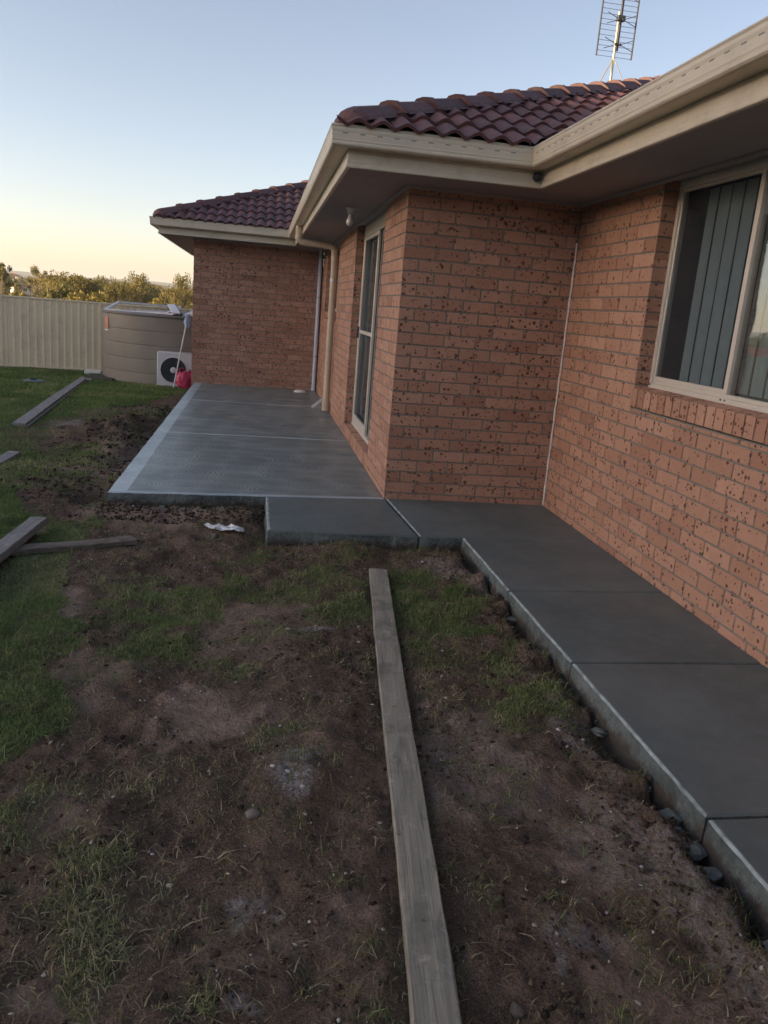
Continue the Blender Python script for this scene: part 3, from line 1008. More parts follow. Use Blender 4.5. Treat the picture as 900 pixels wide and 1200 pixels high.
# ---------------- roof
PIT = RAD(22); TN = tan(PIT); ZE = 2.478; EO = .57
def zr(s): return ZE + TN * s
S5 = 5.0
hA, hD, hC = (-EO, -EO), (DX - EO, LY - EO), (WX - EO, -EO)
mb = MB()
def poly(P, dz=-.035):
    mb.add([(x, y, z + dz) for x, y, z in P], [tuple(range(len(P)))])
z0, z5 = ZE, zr(S5)
poly([(hA[0], hA[1], z0), (hC[0], hA[1], z0), (hC[0] + S5, hA[1] + S5, z5), (hA[0] + S5, hA[1] + S5, z5)])
poly([(hA[0], hA[1], z0), (hA[0] + S5, hA[1] + S5, z5), (hA[0] + S5, hD[1] + S5, z5), (hA[0], hD[1], z0)])
poly([(hD[0], hD[1], z0), (hA[0], hD[1], z0), (hA[0] + S5, hD[1] + S5, z5), (hD[0] + S5, hD[1] + S5, z5)])
poly([(hD[0], hD[1], z0), (hD[0] + S5, hD[1] + S5, z5), (hD[0] + S5, 14, z5), (hD[0], 14, z0)])
poly([(hC[0], hC[1], z0), (hC[0], -6.9, z0), (hC[0] + S5, -6.9, z5), (hC[0] + S5, hC[1] + S5, z5)])
poly([(hC[0] + S5, -6.9, z5), (10.7, -6.9, z0), (10.7, 14, z0), (hC[0] + S5, 14, z5)])
poly([(hA[0] + S5, hA[1] + S5, z5), (hC[0] + S5, hA[1] + S5, z5), (hC[0] + S5, 14, z5), (hD[0] + S5, 14, z5), (hD[0] + S5, hD[1] + S5, z5), (hA[0] + S5, hD[1] + S5, z5)])
roof = mb.obj('roof', M_UNDER, house)
import bmesh
TW, TE, TLn = .30, .33, .385
def tile_geo():
    n = 16
    vs, fs = [], []
    for j, (v, lift) in enumerate(((0, .026), (TLn, .0))):
        for i in range(n + 1):
            u = TW * i / n
            h = .036 * (.5 - .5 * cos(2 * pi * u / .15)) ** .8
            vs.append((u - .0, v, h + lift))
    for i in range(n + 1):
        u = TW * i / n
        h = .036 * (.5 - .5 * cos(2 * pi * u / .15)) ** .8
        vs.append((u, .004, h + .004))
    m = n + 1
    for i in range(n):
        fs.append((i, i + 1, m + i + 1, m + i))
        fs.append((2 * m + i, 2 * m + i + 1, i + 1, i))
    return vs, fs
TV, TF = tile_geo()
tme = bpy.data.meshes.new('roof_tile'); tme.from_pydata(TV, [], TF); tme.materials.append(M_TILE)
tme.polygons.foreach_set('use_smooth', [True] * len(tme.polygons)); tme.update()
try: tme.set_sharp_from_angle(angle=RAD(40))
except Exception: pass
def tiles(hip, width, rows, u_shift=0.):
    """front-facing slope between a hip line and a valley line, both running at 45 degrees"""
    rt = random.Random(5)
    for k in range(rows):
        s = k * TE * cos(PIT)
        x = hip[0] + u_shift + math.floor((s - .4) / TW) * TW
        xe = hip[0] + width + s + .45
        while x < xe:
            M = Matrix.Translation((x, hip[1] + s - .055, ZE + TN * s - .030 + rt.uniform(-.002, .002))) @ Matrix.Rotation(PIT + rt.uniform(-.006, .006), 4, 'X') @ Matrix.Rotation(rt.uniform(-.004, .004), 4, 'Z')
            P = [M @ Vector(v) for v in TV]
            f1 = [(p.x - hip[0]) - (p.y - hip[1]) for p in P]                 # >0 inside hip
            f2 = [(p.x - hip[0] - width) - (p.y - hip[1]) for p in P]         # <0 inside valley
            x += TW
            if max(f1) < 0.09 or min(f2) > -.01: continue
            if min(f1) > .06 and max(f2) < 0:
                link('roof_tile', tme, roof, M)
            else:
                bm = bmesh.new(); bm.from_mesh(tme); bm.transform(M)
                for side, h0 in ((-1, hip[0] + .06), (1, hip[0] + width)):
                    nrm = Vector((1, -1, 0)).normalized() * side
                    bmesh.ops.bisect_plane(bm, geom=bm.verts[:] + bm.edges[:] + bm.faces[:], plane_co=(h0, hip[1], 0), plane_no=nrm, clear_outer=True)
                if len(bm.faces):
                    me = bpy.data.meshes.new('roof_tile'); me.materials.append(M_TILE); bm.to_mesh(me)
                    link('roof_tile', me, roof)
                bm.free()
tiles(hA, WX, 14, .05)
tiles(hD, -DX, 9, .02)
# hip caps
def cap_mesh(first=False):
    pr = [(-.135, -.060), (-.120, -.034), (-.055, .018), (0, .026), (.055, .018), (.120, -.034), (.135, -.060)]
    st = [(0, 1.0, .020), (.045, 1.0, .018), (.05, .95, .008), (.46, .90, -.006)]
    if first: st = [(-.05, .6, -.045), (-.02, .85, -.01), (.05, .96, .004), (.46, .90, -.006)]
    vs, fs = [], []
    for v, k, dz in st:
        vs += [(u * k, v, h * k + dz) for u, h in pr]
    n = len(pr)
    for a in range(len(st) - 1):
        for i in range(n - 1):
            fs.append((a * n + i, a * n + i + 1, (a + 1) * n + i + 1, (a + 1) * n + i))
    fs.append(tuple(range(n))[::-1])
    me = bpy.data.meshes.new('hip_cap'); me.from_pydata(vs, [], fs); me.materials.append(M_TILE); me.update()
    return me
c0, c1 = cap_mesh(True), cap_mesh()
hd = Vector((1, 1, TN)).normalized()
uu = Vector((1, -1, 0)).normalized()
nn = uu.cross(hd)
for hip, cnt in ((hA, 16), (hD, 12)):
    mb = MB()      # mortar bedding under the caps
    pp = Vector((hip[0], hip[1], ZE + .03)) + hd * .10; qq = pp + hd * (cnt * .415)
    P = [p + uu * a + Vector((0, 0, b)) for p in (pp, qq) for a, b in ((-.105, -.03), (-.085, .0), (0, .035), (.085, .0), (.105, -.03), (.10, -.075), (-.10, -.075))]
    mb.add(P, [(k, (k + 1) % 7, 7 + (k + 1) % 7, 7 + k) for k in range(7)] + [tuple(range(7)), tuple(range(7, 14))[::-1]])
    mb.obj('hip_bedding', M_UNDER, roof)
    for k in range(cnt):
        t = .10 + k * .415
        p = Vector((hip[0], hip[1], ZE + .055)) + hd * t
        M = Matrix(((uu.x, hd.x, nn.x, p.x), (uu.y, hd.y, nn.y, p.y), (uu.z, hd.z, nn.z, p.z), (0, 0, 0, 1)))
        link('hip_cap', c0 if k == 0 else c1, roof, M @ Matrix.Rotation(rj.uniform(-.012, .012), 4, 'Z'))

# ---------------- window in the near right wall
win = empty('window', (1.40, -2.15, 1.07), house)
def wbox(name, mat, par, *bx, ch=.002):
    m = MB()
    for b in bx:
        m.cbox(*b, ch)
    return child_keep(m.obj(name, mat), par)
xa, xb = 1.372, 1.425
wbox('frame', M_ALU, win, (xa, xb, -1.279, -1.251, 1.07, 2.2470), (xa, xb, -3.049, -3.01, 1.07, 2.2470),
     (xa, xb, -3.01, -1.279, 2.200, 2.2470), (xa + .001, xb, -3.01, -1.279, 1.069, 1.092), (xa + .012, xb, -3.01, -1.279, 1.092, 1.112), (xa - .006, xa + .008, -3.03, -1.26, 1.064, 1.074))
wbox('mullion', M_ALU, win, (xa + .004, xb, -2.090, -2.055, 1.112, 2.200))
wbox('sash', M_ALU, win, (xa + .012, xa + .03, -2.052, -1.279, 1.112, 1.135), (xa + .012, xa + .03, -1.291, -1.279, 1.135, 2.200), (xa + .012, xa + .03, -2.052, -1.279, 2.185, 2.2))
wbox('latch', M_DARK, win, (xa - .004, xa + .004, -2.060, -2.050, 1.078, 1.086), (xa - .004, xa + .004, -2.098, -2.090, 1.078, 1.086), (xa - .004, xa + .004, -1.275, -1.262, 1.080, 1.089), ch=.001)
for a, b, x in ((-2.052, -1.30, 1.398), (-3.01, -2.096, 1.392)):
    m = MB().box(x, x + .004, a, b, 1.10, 2.20)
    child_keep(m.obj('pane', M_GLASSR if b < -2.09 else M_GLASS), win)
def mat_screen():
    t = NT('insect_screen_mesh')
    tp = t.n('ShaderNodeBsdfTransparent')
    ms = t.n('ShaderNodeMixShader'); ms.inputs[0].default_value = .30
    t.fin((.035, .055, .075), .6)
    t.l(tp.outputs[0], ms.inputs[1]); t.l(t.b.outputs[0], ms.inputs[2]); t.l(ms.outputs[0], t.out.inputs[0])
    return t.m
M_SCREEN = mat_screen()
m = MB().add([(1.389, -2.052, 1.11), (1.389, -1.295, 1.11), (1.389, -1.295, 2.2), (1.389, -2.052, 2.2)], [(0, 1, 2, 3)])
child_keep(m.obj('insect_screen', M_SCREEN), win)
sm = MB()
for i in range(9):
    a = (i - 4) / 4 * .0635
    pass
def slat():
    n = 7
    vs = []
    for z in (1.12, 2.19):
        for i in range(n):
            q = (i / (n - 1) - .5) * .098
            vs.append((.008 * (1 - (q / .049) ** 2), q, z))
    fs = [(i, i + 1, n + i + 1, n + i) for i in range(n - 1)]
    mb = MB().add(vs, fs)
    mb.add([(v[0] + .0012, v[1], v[2]) for v in vs], [f[::-1] for f in fs])
    return mb
so = slat().obj('blind_slat', M_BLIND, smooth=True)
sme = so.data; bpy.data.objects.remove(so)
for i in range(14):
    y = -1.50 - i * .120
    o = link('blind_slat', sme)
    o.matrix_basis = Matrix.Translation((1.455, y, 0)) @ Matrix.Rotation(RAD(1 + rj.uniform(-3, 3)), 4, 'Z')
    child_keep(o, win)
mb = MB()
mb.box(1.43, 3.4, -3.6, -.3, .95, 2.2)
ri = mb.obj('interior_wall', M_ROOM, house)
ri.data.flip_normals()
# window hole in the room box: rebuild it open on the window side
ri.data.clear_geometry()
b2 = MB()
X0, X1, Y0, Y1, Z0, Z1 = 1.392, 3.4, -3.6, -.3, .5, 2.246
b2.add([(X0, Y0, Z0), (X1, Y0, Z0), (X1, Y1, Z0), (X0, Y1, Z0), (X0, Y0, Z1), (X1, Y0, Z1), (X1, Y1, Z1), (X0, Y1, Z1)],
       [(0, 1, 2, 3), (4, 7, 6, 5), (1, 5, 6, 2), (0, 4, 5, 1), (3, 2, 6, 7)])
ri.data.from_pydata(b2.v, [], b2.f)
ri.data.update()

# ---------------- sliding door in the wall round the corner
door = empty('sliding_door', (.1, 2.07, .13), house)
wbox('frame', M_ALU, door, (.085, .16, 3.056, 3.095, .137, 2.2470), (.085, .16, 1.045, 1.085, .137, 2.2470), (.085, .16, 1.085, 3.056, 2.12, 2.2470),
     (.085, .16, 1.085, 3.056, .137, .165), (.078, .09, 1.05, 3.09, .130, .142))
leafd = wbox('screen_door', M_ALU, door, (.088, .112, 3.018, 3.056, .165, 2.12), (.088, .112, 2.00, 2.05, .165, 2.12), (.088, .112, 2.05, 3.018, .165, .245),
             (.088, .112, 2.05, 3.018, 2.085, 2.12), (.088, .112, 2.05, 3.018, 1.13, 1.165))
m = MB().add([(.1, 2.05, .245), (.1, 3.018, .245), (.1, 3.018, 2.085), (.1, 2.05, 2.085)], [(0, 1, 2, 3)])
child_keep(m.obj('door_mesh', M_SCREEN), door)
wbox('door_leaf', M_ALUD, door, (.12, .15, 1.93, 1.998, .165, 2.12), (.12, .15, 1.085, 1.14, .165, 2.12), (.12, .15, 1.14, 1.93, .165, .23), (.12, .15, 1.14, 1.93, 2.06, 2.12))
for a, b in ((1.14, 1.93), (2.0, 3.05)):
    m = MB().box(.134, .138, a, b, .17, 2.12)
    child_keep(m.obj('pane', M_GLASS), door)
wbox('handle', M_DARK, door, (.066, .088, 3.022, 3.05, 1.08, 1.20))
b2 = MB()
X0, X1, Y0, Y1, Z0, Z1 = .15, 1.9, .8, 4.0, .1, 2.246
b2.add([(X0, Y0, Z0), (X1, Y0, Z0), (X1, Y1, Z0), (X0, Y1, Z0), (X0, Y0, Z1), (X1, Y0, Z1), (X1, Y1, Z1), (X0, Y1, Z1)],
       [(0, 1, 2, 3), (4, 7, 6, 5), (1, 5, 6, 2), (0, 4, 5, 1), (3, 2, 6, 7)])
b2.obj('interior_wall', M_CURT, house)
# ---------------- far window in the same wall
fw = empty('window', (.1, 5.95, 1.3), house)
wbox('frame', M_ALU, fw, (.09, .14, 6.91, 6.949, 1.32, 2.247), (.09, .14, 4.951, 4.99, 1.32, 2.247), (.09, .14, 4.99, 6.91, 1.32, 1.36), (.09, .14, 4.99, 6.91, 2.2, 2.247), (.09, .14, 5.93, 5.97, 1.36, 2.2))
for a, b in ((4.99, 5.93), (5.97, 6.91)):
    m = MB().box(.112, .116, a, b, 1.36, 2.2)
    child_keep(m.obj('pane', M_GLASS), fw)
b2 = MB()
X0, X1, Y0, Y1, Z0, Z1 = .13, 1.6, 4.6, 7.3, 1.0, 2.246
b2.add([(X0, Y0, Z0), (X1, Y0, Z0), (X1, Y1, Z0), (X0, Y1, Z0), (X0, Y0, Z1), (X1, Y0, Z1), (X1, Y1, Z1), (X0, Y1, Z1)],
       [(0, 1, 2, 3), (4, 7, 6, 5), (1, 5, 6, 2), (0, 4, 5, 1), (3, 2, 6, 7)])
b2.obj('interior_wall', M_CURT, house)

# ---------------- downpipe, conduit, lamp, sensor
dpy = 4.95
dp = MB()
dp.tube([(-.535, dpy, 2.36), (-.535, dpy, 2.19), (-.50, dpy, 2.155), (-.12, dpy, 2.135), (-.068, dpy, 2.10), (-.06, dpy, 1.98), (-.06, dpy, .10)], .043, 16)
dpo = dp.obj('downpipe', M_BEIGE2, house, auto=40)
MB().tube([(-.06, dpy, .14), (-.06, dpy, .02)], .052, 16).obj('pipe_shoe', M_BEIGE2, dpo, auto=40)
MB().tube([(-.535, dpy, 2.225), (-.535, dpy, 2.19)], .049, 16).obj('pipe_collar', M_BEIGE2, dpo, auto=40)
MB().tube([(-.06, dpy, 2.02), (-.06, dpy, 1.97)], .048, 16).obj('pipe_collar', M_BEIGE2, dpo, auto=40)
st = MB()
st.cbox(-.112, -.0, dpy - .002, dpy + .002, 1.70, 1.725, .0005)
st.lathe([(.0445, 0), (.0465, 0), (.0465, .025), (.0445, .025)], (-.06, dpy, 1.70), 20)
st.obj('pipe_strap', M_GALV, dpo)
lv = MB()
lm = Matrix.Translation((-.10, dpy + .02, .17)) @ Matrix.Rotation(RAD(-38), 4, 'Y') @ Matrix.Rotation(RAD(10), 4, 'Z')
lv.cbox(-.19, .03, -.003, .003, -.018, .018, .001, mat=lm)
lv.cbox(-.19, -.184, -.012, .012, -.02, .02, .001, mat=lm)
lv.cbox(-.10, -.085, -.006, .006, -.022, .022, .001, mat=lm)
lv.obj('loose_strap', M_FRAMEW, dpo)
cd = MB().tube([(-.05, 7.672, 2.2470), (-.05, 7.672, .03)], .032, 14).tube([(-.05, 7.672, .05), (-.05, 7.672, .0)], .038, 14).obj('conduit_pipe', M_PVC, house, auto=40)
for z in (.55, 1.5):
    MB().tube([(-.05, 7.672, z), (-.05, 7.672, z + .02)], .036, 14).obj('pipe_strap', M_GALV, cd)
lampc = (-.235, 1.63, 2.2476)
lh = MB().lathe([(.0, 0), (.042, 0), (.042, -.012), (.03, -.022), (.022, -.05), (.019, -.06), (0, -.06)], lampc, 20).obj('lamp_holder', M_WHITE, house, auto=40)
MB().lathe([(.013, -.058), (.014, -.072), (.024, -.095), (.030, -.118), (.027, -.140), (.015, -.154), (0, -.158)], lampc, 18).obj('bulb', M_BULB, lh, smooth=True)
sn = MB().lathe([(0, .02), (.022, .018), (.028, .0), (.026, -.02), (.014, -.032), (0, -.035)], (.755, -.50, 2.315), 16)
sn.obj('sensor', M_DARK, house, smooth=True)
#PART3
# ------------------------------------------------------------------ boards lying on the ground
def tz(x, y):
    return float(terrain(np.array(x), np.array(y)))
def board(i, a, b, w, zt, th, mat, label, seed, tilt=0., group=None, sag=.004):
    rs = np.random.default_rng(seed)
    za = (zt if zt is not None else tz(*a) + th)
    zb = (zt if zt is not None else tz(*b) + th)
    if i == 4: za += .025; zb += .025
    A, B = Vector((a[0], a[1], za)), Vector((b[0], b[1], zb))
    L = (B - A).length
    n = max(14, int(L / .12))
    vs, fs = [], []
    c = .0035
    prof = [(-w / 2, -th), (-w / 2, -c), (-w / 2 + c, 0), (-w / 6, .0008), (w / 6, .0005), (w / 2 - c, 0), (w / 2, -c), (w / 2, -th)]
    m = len(prof)
    bow = rs.normal() * .004
    for k in range(n + 1):
        t = k / n
        sx = L * t
        e = (rs.normal(size=(m, 2)) * .0011)
        cut = .006 * rs.random() if k in (0, n) else 0
        lat = bow * sin(pi * t) + .0015 * sin(t * 9 + seed)
        for q, (u, h) in enumerate(prof):
            vs.append((sx + (rs.normal() * .002 if k in (0, n) else 0), u + lat + e[q, 0], h + e[q, 1] - sag * 4 * t * (1 - t) * 0 + .0015 * sin(t * 7 + seed * 2)))
    for k in range(n):
        for q in range(m):
            fs.append((k * m + q, (k + 1) * m + q, (k + 1) * m + (q + 1) % m, k * m + (q + 1) % m))
    fs += [tuple(range(m)), tuple(n * m + q for q in range(m))[::-1]]
    o = MB().add(vs, [f[::-1] for f in fs]).obj('timber_board', mat)
    d = (B - A).normalized()
    side = Vector((0, 0, 1)).cross(d).normalized()
    up = d.cross(side)
    M = Matrix(((d.x, side.x, up.x, A.x), (d.y, side.y, up.y, A.y), (d.z, side.z, up.z, A.z), (0, 0, 0, 1)))
    o.matrix_basis = M @ Matrix.Rotation(tilt, 4, 'X')
    tag(o, label, 'board', group)
    return o
BG = 'timber boards left on the ground'
board(0, *PLANKS[0], M_WOODC, 'long grey-green timber board lying on bare soil toward the camera', 1, .01, BG)
board(1, *PLANKS[1], M_WOODG, 'thick silvery board at the left edge, lying on top of another board', 2, .0, BG)
board(2, *PLANKS[2], M_WOODB, 'dark board underneath the thick silvery board at the left edge', 3, .03, BG)
board(3, *PLANKS[3], M_WOODB, 'short split brown board lying crosswise near the patio corner', 4, -.02, BG)
board(4, *PLANKS[4], M_WOODG, 'long upper board of the pair running across the lawn toward the tank', 5, .02, BG)
board(5, *PLANKS[5], M_WOODB, 'lower board of the pair running across the lawn toward the tank', 6, 0, BG)
board(6, *PLANKS[6], M_WOODG, 'short grey board cut by the left edge beside the worn brown lawn', 7, -.03, BG)

# ------------------------------------------------------------------ small things lying about
def gz(x, y):
    return float(ground_z(np.array([x]), np.array([y]))[0])
# crumpled white sheeting
rs = np.random.default_rng(21)
out = [(-1.30, -.56), (-1.27, -.60), (-1.23, -.69), (-1.17, -.735), (-1.10, -.725), (-1.04, -.755), (-1.035, -.70), (-1.07, -.665), (-1.13, -.68), (-1.18, -.655), (-1.235, -.60)]
nu, nv = 26, 14
vs = []
for i in range(nu):
    t = i / (nu - 1)
    cx = -1.288 + .248 * t; cy = -.715 - .146 * sstep(0, .45, t) + .02 * sin(t * 5)
    hw = .012 + .055 * sin(min(1, t * 1.2) * pi / 1.3) + .015 * sin(t * 9)
    for j_ in range(nv):
        q = j_ / (nv - 1) * 2 - 1
        vs.append((cx + .012 * sin(q * 5 + t * 8), cy + q * hw, gz(cx, cy) + .012 + .010 * abs(sin(t * 9 + q * 1.3)) + .002 * rs.random()))
mb = MB().add(vs, [(i * nv + k, (i + 1) * nv + k, (i + 1) * nv + k + 1, i * nv + k + 1) for i in range(nu - 1) for k in range(nv - 1)])
tag(mb.obj('plastic_sheet', M_SHEET), 'crumpled scrap of white plastic sheeting on soil in front of the patio', 'plastic scrap')
# upturned white dish on the patio
dish = MB().lathe([(0, .034), (.05, .034), (.075, .030), (.098, .012), (.104, .002), (.100, .0005)], (-.29, 7.28, .001), 28).obj('white_dish', M_WHITE, smooth=True)
tag(dish, 'shallow white dish upside down on the patio near the far wall', 'dish')
# flat lid on the lawn, white block, pale stone and paver by the fence
lz = tz(-5.2, 10.5)
lid = empty('drain_lid', (-5.2, 10.5, lz)); tag(lid, 'flat blue-grey lid lying on the lawn near the fence', 'lid')
child_keep(MB().lathe([(0, .045), (.12, .043), (.18, .036), (.19, .03), (.19, -.02)], (-5.2, 10.5, lz + .01), 28).obj('cover', M_LID, auto=30), lid)
child_keep(MB().cbox(-5.26, -5.14, 10.46, 10.50, lz + .055, lz + .085, .004).obj('handle', M_DARK), lid)
child_keep(MB().lathe([(.18, .0), (.27, .022), (.30, .014), (.31, -.02)], (-5.2, 10.5, lz), 28).obj('surround', M_LID, auto=30), lid)
tag(MB().cbox(-4.98, -4.60, 14.0, 14.25, tz(-4.8, 14.1) - .01, tz(-4.8, 14.1) + .10, .012).obj('white_block', M_WHITE), 'low white block on the grass at the foot of the fence', 'block')
pv = MB().cbox(-4.62, -4.02, 12.05, 12.95, tz(-4.3, 12.4) - .02, tz(-4.3, 12.4) + .06, .012)
o = pv.obj('grey_paver', M_EDGE)
tag(o, 'flat grey paver on the grass at the left of the tank', 'paver')
o = lump(-4.42, 11.75, tz(-4.42, 11.75) + .03, .055, 1.3, 1, .8, 90, 'pale_stone', M_PEB)
fattr(o.data, 'rnd', [.85] * len(o.data.vertices)); tag(o, 'small pale stone on the grass beside the grey paver', 'stone')
for x, y, r, lb, sd_, rv in [(-0.956, -3.827, .018, 'flat pale stone on the dark soil left of the long board', 91, .80),
                         (-0.369, -4.538, .016, 'rounded brown stone by the near end of the long board', 92, .45),
                         (0.003, -3.398, .014, 'reddish stone upper of two on the soil right of the long board', 93, .4),
                         (0.003, -3.535, .013, 'reddish stone lower of two on the soil right of the long board', 94, .5),
                         (-1.214, -0.964, .020, 'small pale clod near the white plastic scrap', 95, .7)]:
    o = lump(x, y, gz(x, y) + r * .35, r, 1.3, 1, .7, sd_, 'garden_stone', M_PEB)
    fattr(o.data, 'rnd', [rv] * len(o.data.vertices)); tag(o, lb, 'stone')

# ------------------------------------------------------------------ steel fence
FD = Vector((.9706, .2405)); FS = 2.215
FP0 = Vector((-4.84, 15.27))
FTOP = 1.03
fence = empty('steel_fence', (-4.84, 15.27, tz(-4.84, 15.27)))
tag(fence, 'beige ribbed steel panel fence across the far side of the lawn', 'fence')
def fM(p, z=0):
    n = Vector((-FD.y, FD.x))
    return Matrix(((FD.x, n.x, 0, p.x), (FD.y, n.y, 0, p.y), (0, 0, 1, z), (0, 0, 0, 1)))
def fpanel():
    per, n = .1625, 13
    xs_, mb = [], MB()
    L = FS - .05
    x = 0.
    pts = []
    while x < L - .01:
        for dx, h in ((0, 0), (.055, 0), (.066, -.014), (.100, -.014), (.111, 0), (.136, 0), (.139, -.006), (.144, -.006), (.147, 0)):
            if x + dx < L: pts.append((x + dx, h))
        x += per
    pts.append((L, 0))
    m = len(pts)
    vs = [(u, h, z) for z in (.06, 1.66) for u, h in pts] + [(u, h + .0012, z) for z in (.06, 1.66) for u, h in pts]
    fs = [(k, k + 1, m + k + 1, m + k) for k in range(m - 1)] + [(2 * m + k, 3 * m + k, 3 * m + k + 1, 2 * m + k + 1) for k in range(m - 1)]
    return MB().add(vs, fs)
fpm = fpanel().obj('fence_panel', M_FENCE).data
fpo = MB().cbox(-.03, .03, -.028, .028, -.1, 1.70, .004).obj('fence_post', M_FENCE).data
frt = MB().cbox(.03, FS - .03, -.024, .024, 1.655, 1.70, .008).obj('fence_rail', M_FENCE).data
frb = MB().cbox(.03, FS - .03, -.022, .022, .03, .075, .005).obj('fence_rail', M_FENCE).data
for o in list(COL.objects):
    if o.data in (fpm, fpo, frt, frb): bpy.data.objects.remove(o)
for k in range(-12, 7):
    p = FP0 + FD * FS * k
    zz = FTOP - 1.70
    for nm, dt, dx in (('fence_post', fpo, 0), ('fence_panel', fpm, .025), ('fence_rail', frt, 0), ('fence_rail', frb, 0)):
        o = link(nm, dt); o.matrix_basis = fM(p, zz) @ Matrix.Translation((dx, 0, 0)); child_keep(o, fence)

# ------------------------------------------------------------------ rain tank
TC, TR, TZ0, TZ1 = (-2.80, 13.45), 1.64, -.60, .87
tank = empty('rain_tank', (TC[0], TC[1], TZ0)); tag(tank, 'wide round brown-grey steel water tank between fence and house', 'water tank')
prof = [(TR - .01, TZ0)]
nb = 5
for k in range(nb):
    a = TZ0 + (TZ1 - TZ0) * k / nb; b = TZ0 + (TZ1 - TZ0) * (k + 1) / nb
    prof += [(TR, a + .012), (TR + .004, a + .5 * (b - a)), (TR, b - .014), (TR - .008, b - .006), (TR - .008, b + .002)]
prof += [(TR + .02, TZ1 + .01), (TR + .02, TZ1 + .03)]
child_keep(MB().lathe(prof, (TC[0], TC[1], 0), 96).obj('tank_wall', M_TANK, auto=25), tank)
child_keep(MB().lathe([(TR + .03, TZ1 + .015), (TR + .03, TZ1 + .045), (TR, TZ1 + .05), (.9, TZ1 + .085), (.25, TZ1 + .12), (.0, TZ1 + .125)], (TC[0], TC[1], 0), 64).obj('tank_lid', M_TANKTOP, auto=30), tank)
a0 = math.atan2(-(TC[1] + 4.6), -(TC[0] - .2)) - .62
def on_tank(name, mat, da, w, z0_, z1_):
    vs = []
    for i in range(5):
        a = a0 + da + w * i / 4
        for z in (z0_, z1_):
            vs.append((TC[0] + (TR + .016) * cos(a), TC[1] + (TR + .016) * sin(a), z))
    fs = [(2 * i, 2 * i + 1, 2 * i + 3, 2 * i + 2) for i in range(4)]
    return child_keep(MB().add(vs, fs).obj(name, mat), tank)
M_REFL = simple('orange_reflection_patch', (.55, .24, .15), .5)  # small orange window reflection put into the colour of a flat patch
on_tank('tank_patch', M_REFL, -.66, .13, .53, .79)
on_tank('tank_patch', M_WHITE, -.66, .13, .495, .525)

# frames lying on the tank lid
fr = empty('metal_frame', (-2.9, 13.0, .93)); tag(fr, 'thin white metal door frame lying across the left of the tank lid', 'frame')
def bar(p, q, w, h, mat, par, name='frame_bar'):
    p, q = Vector(p), Vector(q)
    d = (q - p); L = d.length; d.normalize()
    s_ = d.cross(Vector((0, 0, 1))).normalized(); u_ = s_.cross(d)
    M = Matrix(((d.x, s_.x, u_.x, p.x), (d.y, s_.y, u_.y, p.y), (d.z, s_.z, u_.z, p.z), (0, 0, 0, 1)))
    return child_keep(MB().cbox(0, L, -w / 2, w / 2, -h / 2, h / 2, .003, mat=M).obj(name, mat), par)
P = [(-4.28, 12.75, .93), (-4.2, 14.0, 1.09), (-2.86, 14.3, 1.08), (-2.95, 12.15, .94)]
for a, b in ((0, 1), (1, 2), (3, 0)):
    bar(P[a], P[b], .05, .045, M_FRAMEW, fr)
bar(P[2], P[3], .05, .045, M_FRAMEW, fr)
gp_ = MB().box(-3.62, -2.75, 12.62, 12.68, .95, .985).obj('lower_strip', M_FRAMEW); child_keep(gp_, fr)
wp = empty('white_plank', (-2.55, 13, 1.0)); tag(wp, 'wide white plank with grey edge lying diagonally on the tank lid', 'plank')
bar((-3.05, 14.3, 1.12), (-2.72, 12.05, .98), .17, .03, M_FRAMEW, wp, 'face')
bar((-2.96, 14.3, 1.11), (-2.61, 12.05, .965), .035, .05, M_DARK, wp, 'edge_strip')
bar((-3.3, 12.3, .955), (-2.75, 12.02, .955), .14, .03, M_FRAMEW, wp, 'foot')
sh = empty('sheet_panel', (-2.1, 12.9, 1.0)); tag(sh, 'pale flat sheet lying on the tank lid next to the house wall', 'sheet')
mb = MB().add([(-2.55, 12.05, .945), (-1.6, 12.0, .945), (-1.5, 12.9, 1.02), (-2.45, 13.0, 1.03), (-2.55, 12.05, .975), (-1.6, 12.0, .975), (-1.5, 12.9, 1.05), (-2.45, 13.0, 1.06)],
              [(0, 3, 2, 1), (4, 5, 6, 7), (0, 1, 5, 4), (1, 2, 6, 5), (2, 3, 7, 6), (3, 0, 4, 7)])
child_keep(mb.obj('face', M_FRAMEW), sh)
bar((-2.28, 12.5, 1.04), (-1.5, 12.2, 1.0), .05, .06, M_DARK, sh, 'batten')

# ------------------------------------------------------------------ air conditioner
ax0, ax1, ay0, ay1 = -3.03, -2.24, 11.45, 11.75
az0 = tz(-2.7, 11.6) + .03; az1 = az0 + .70
ac = empty('air_conditioner', (-2.63, 11.6, az0)); tag(ac, 'white outdoor air-conditioning unit with round fan grille in front of tank', 'air conditioner')
child_keep(MB().cbox(ax0, ax1, ay0, ay1, az0, az1, .014).obj('casing', M_ACW, auto=40), ac)
fc = (-2.70, ay0 - .001, (az0 + az1) / 2 - .01)
child_keep(MB().lathe([(.275, .0), (.275, .012), (.26, .016), (.255, .004), (.255, -.001)], fc, 48, axis='y').obj('fan_ring', M_ACW, auto=40), ac)
child_keep(MB().lathe([(.255, .001), (.255, .004), (0, .004)], fc, 48, axis='y').obj('fan_recess', M_DARK), ac)
bl = MB()
for k in range(3):
    a = k * 2 * pi / 3 + .4
    P = []
    for r_, w_, t_ in ((.06, .35, .004), (.14, .5, .006), (.235, .62, .008)):
        for q, dy in ((-w_ / 2, -.004), (w_ / 2, -.014)):
            P.append((fc[0] + r_ * cos(a + q), fc[1] + dy, fc[2] + r_ * sin(a + q)))
    bl.add(P, [(0, 1, 3, 2), (2, 3, 5, 4)])
child_keep(bl.obj('fan_blades', M_DARK), ac)
gr_ = MB()
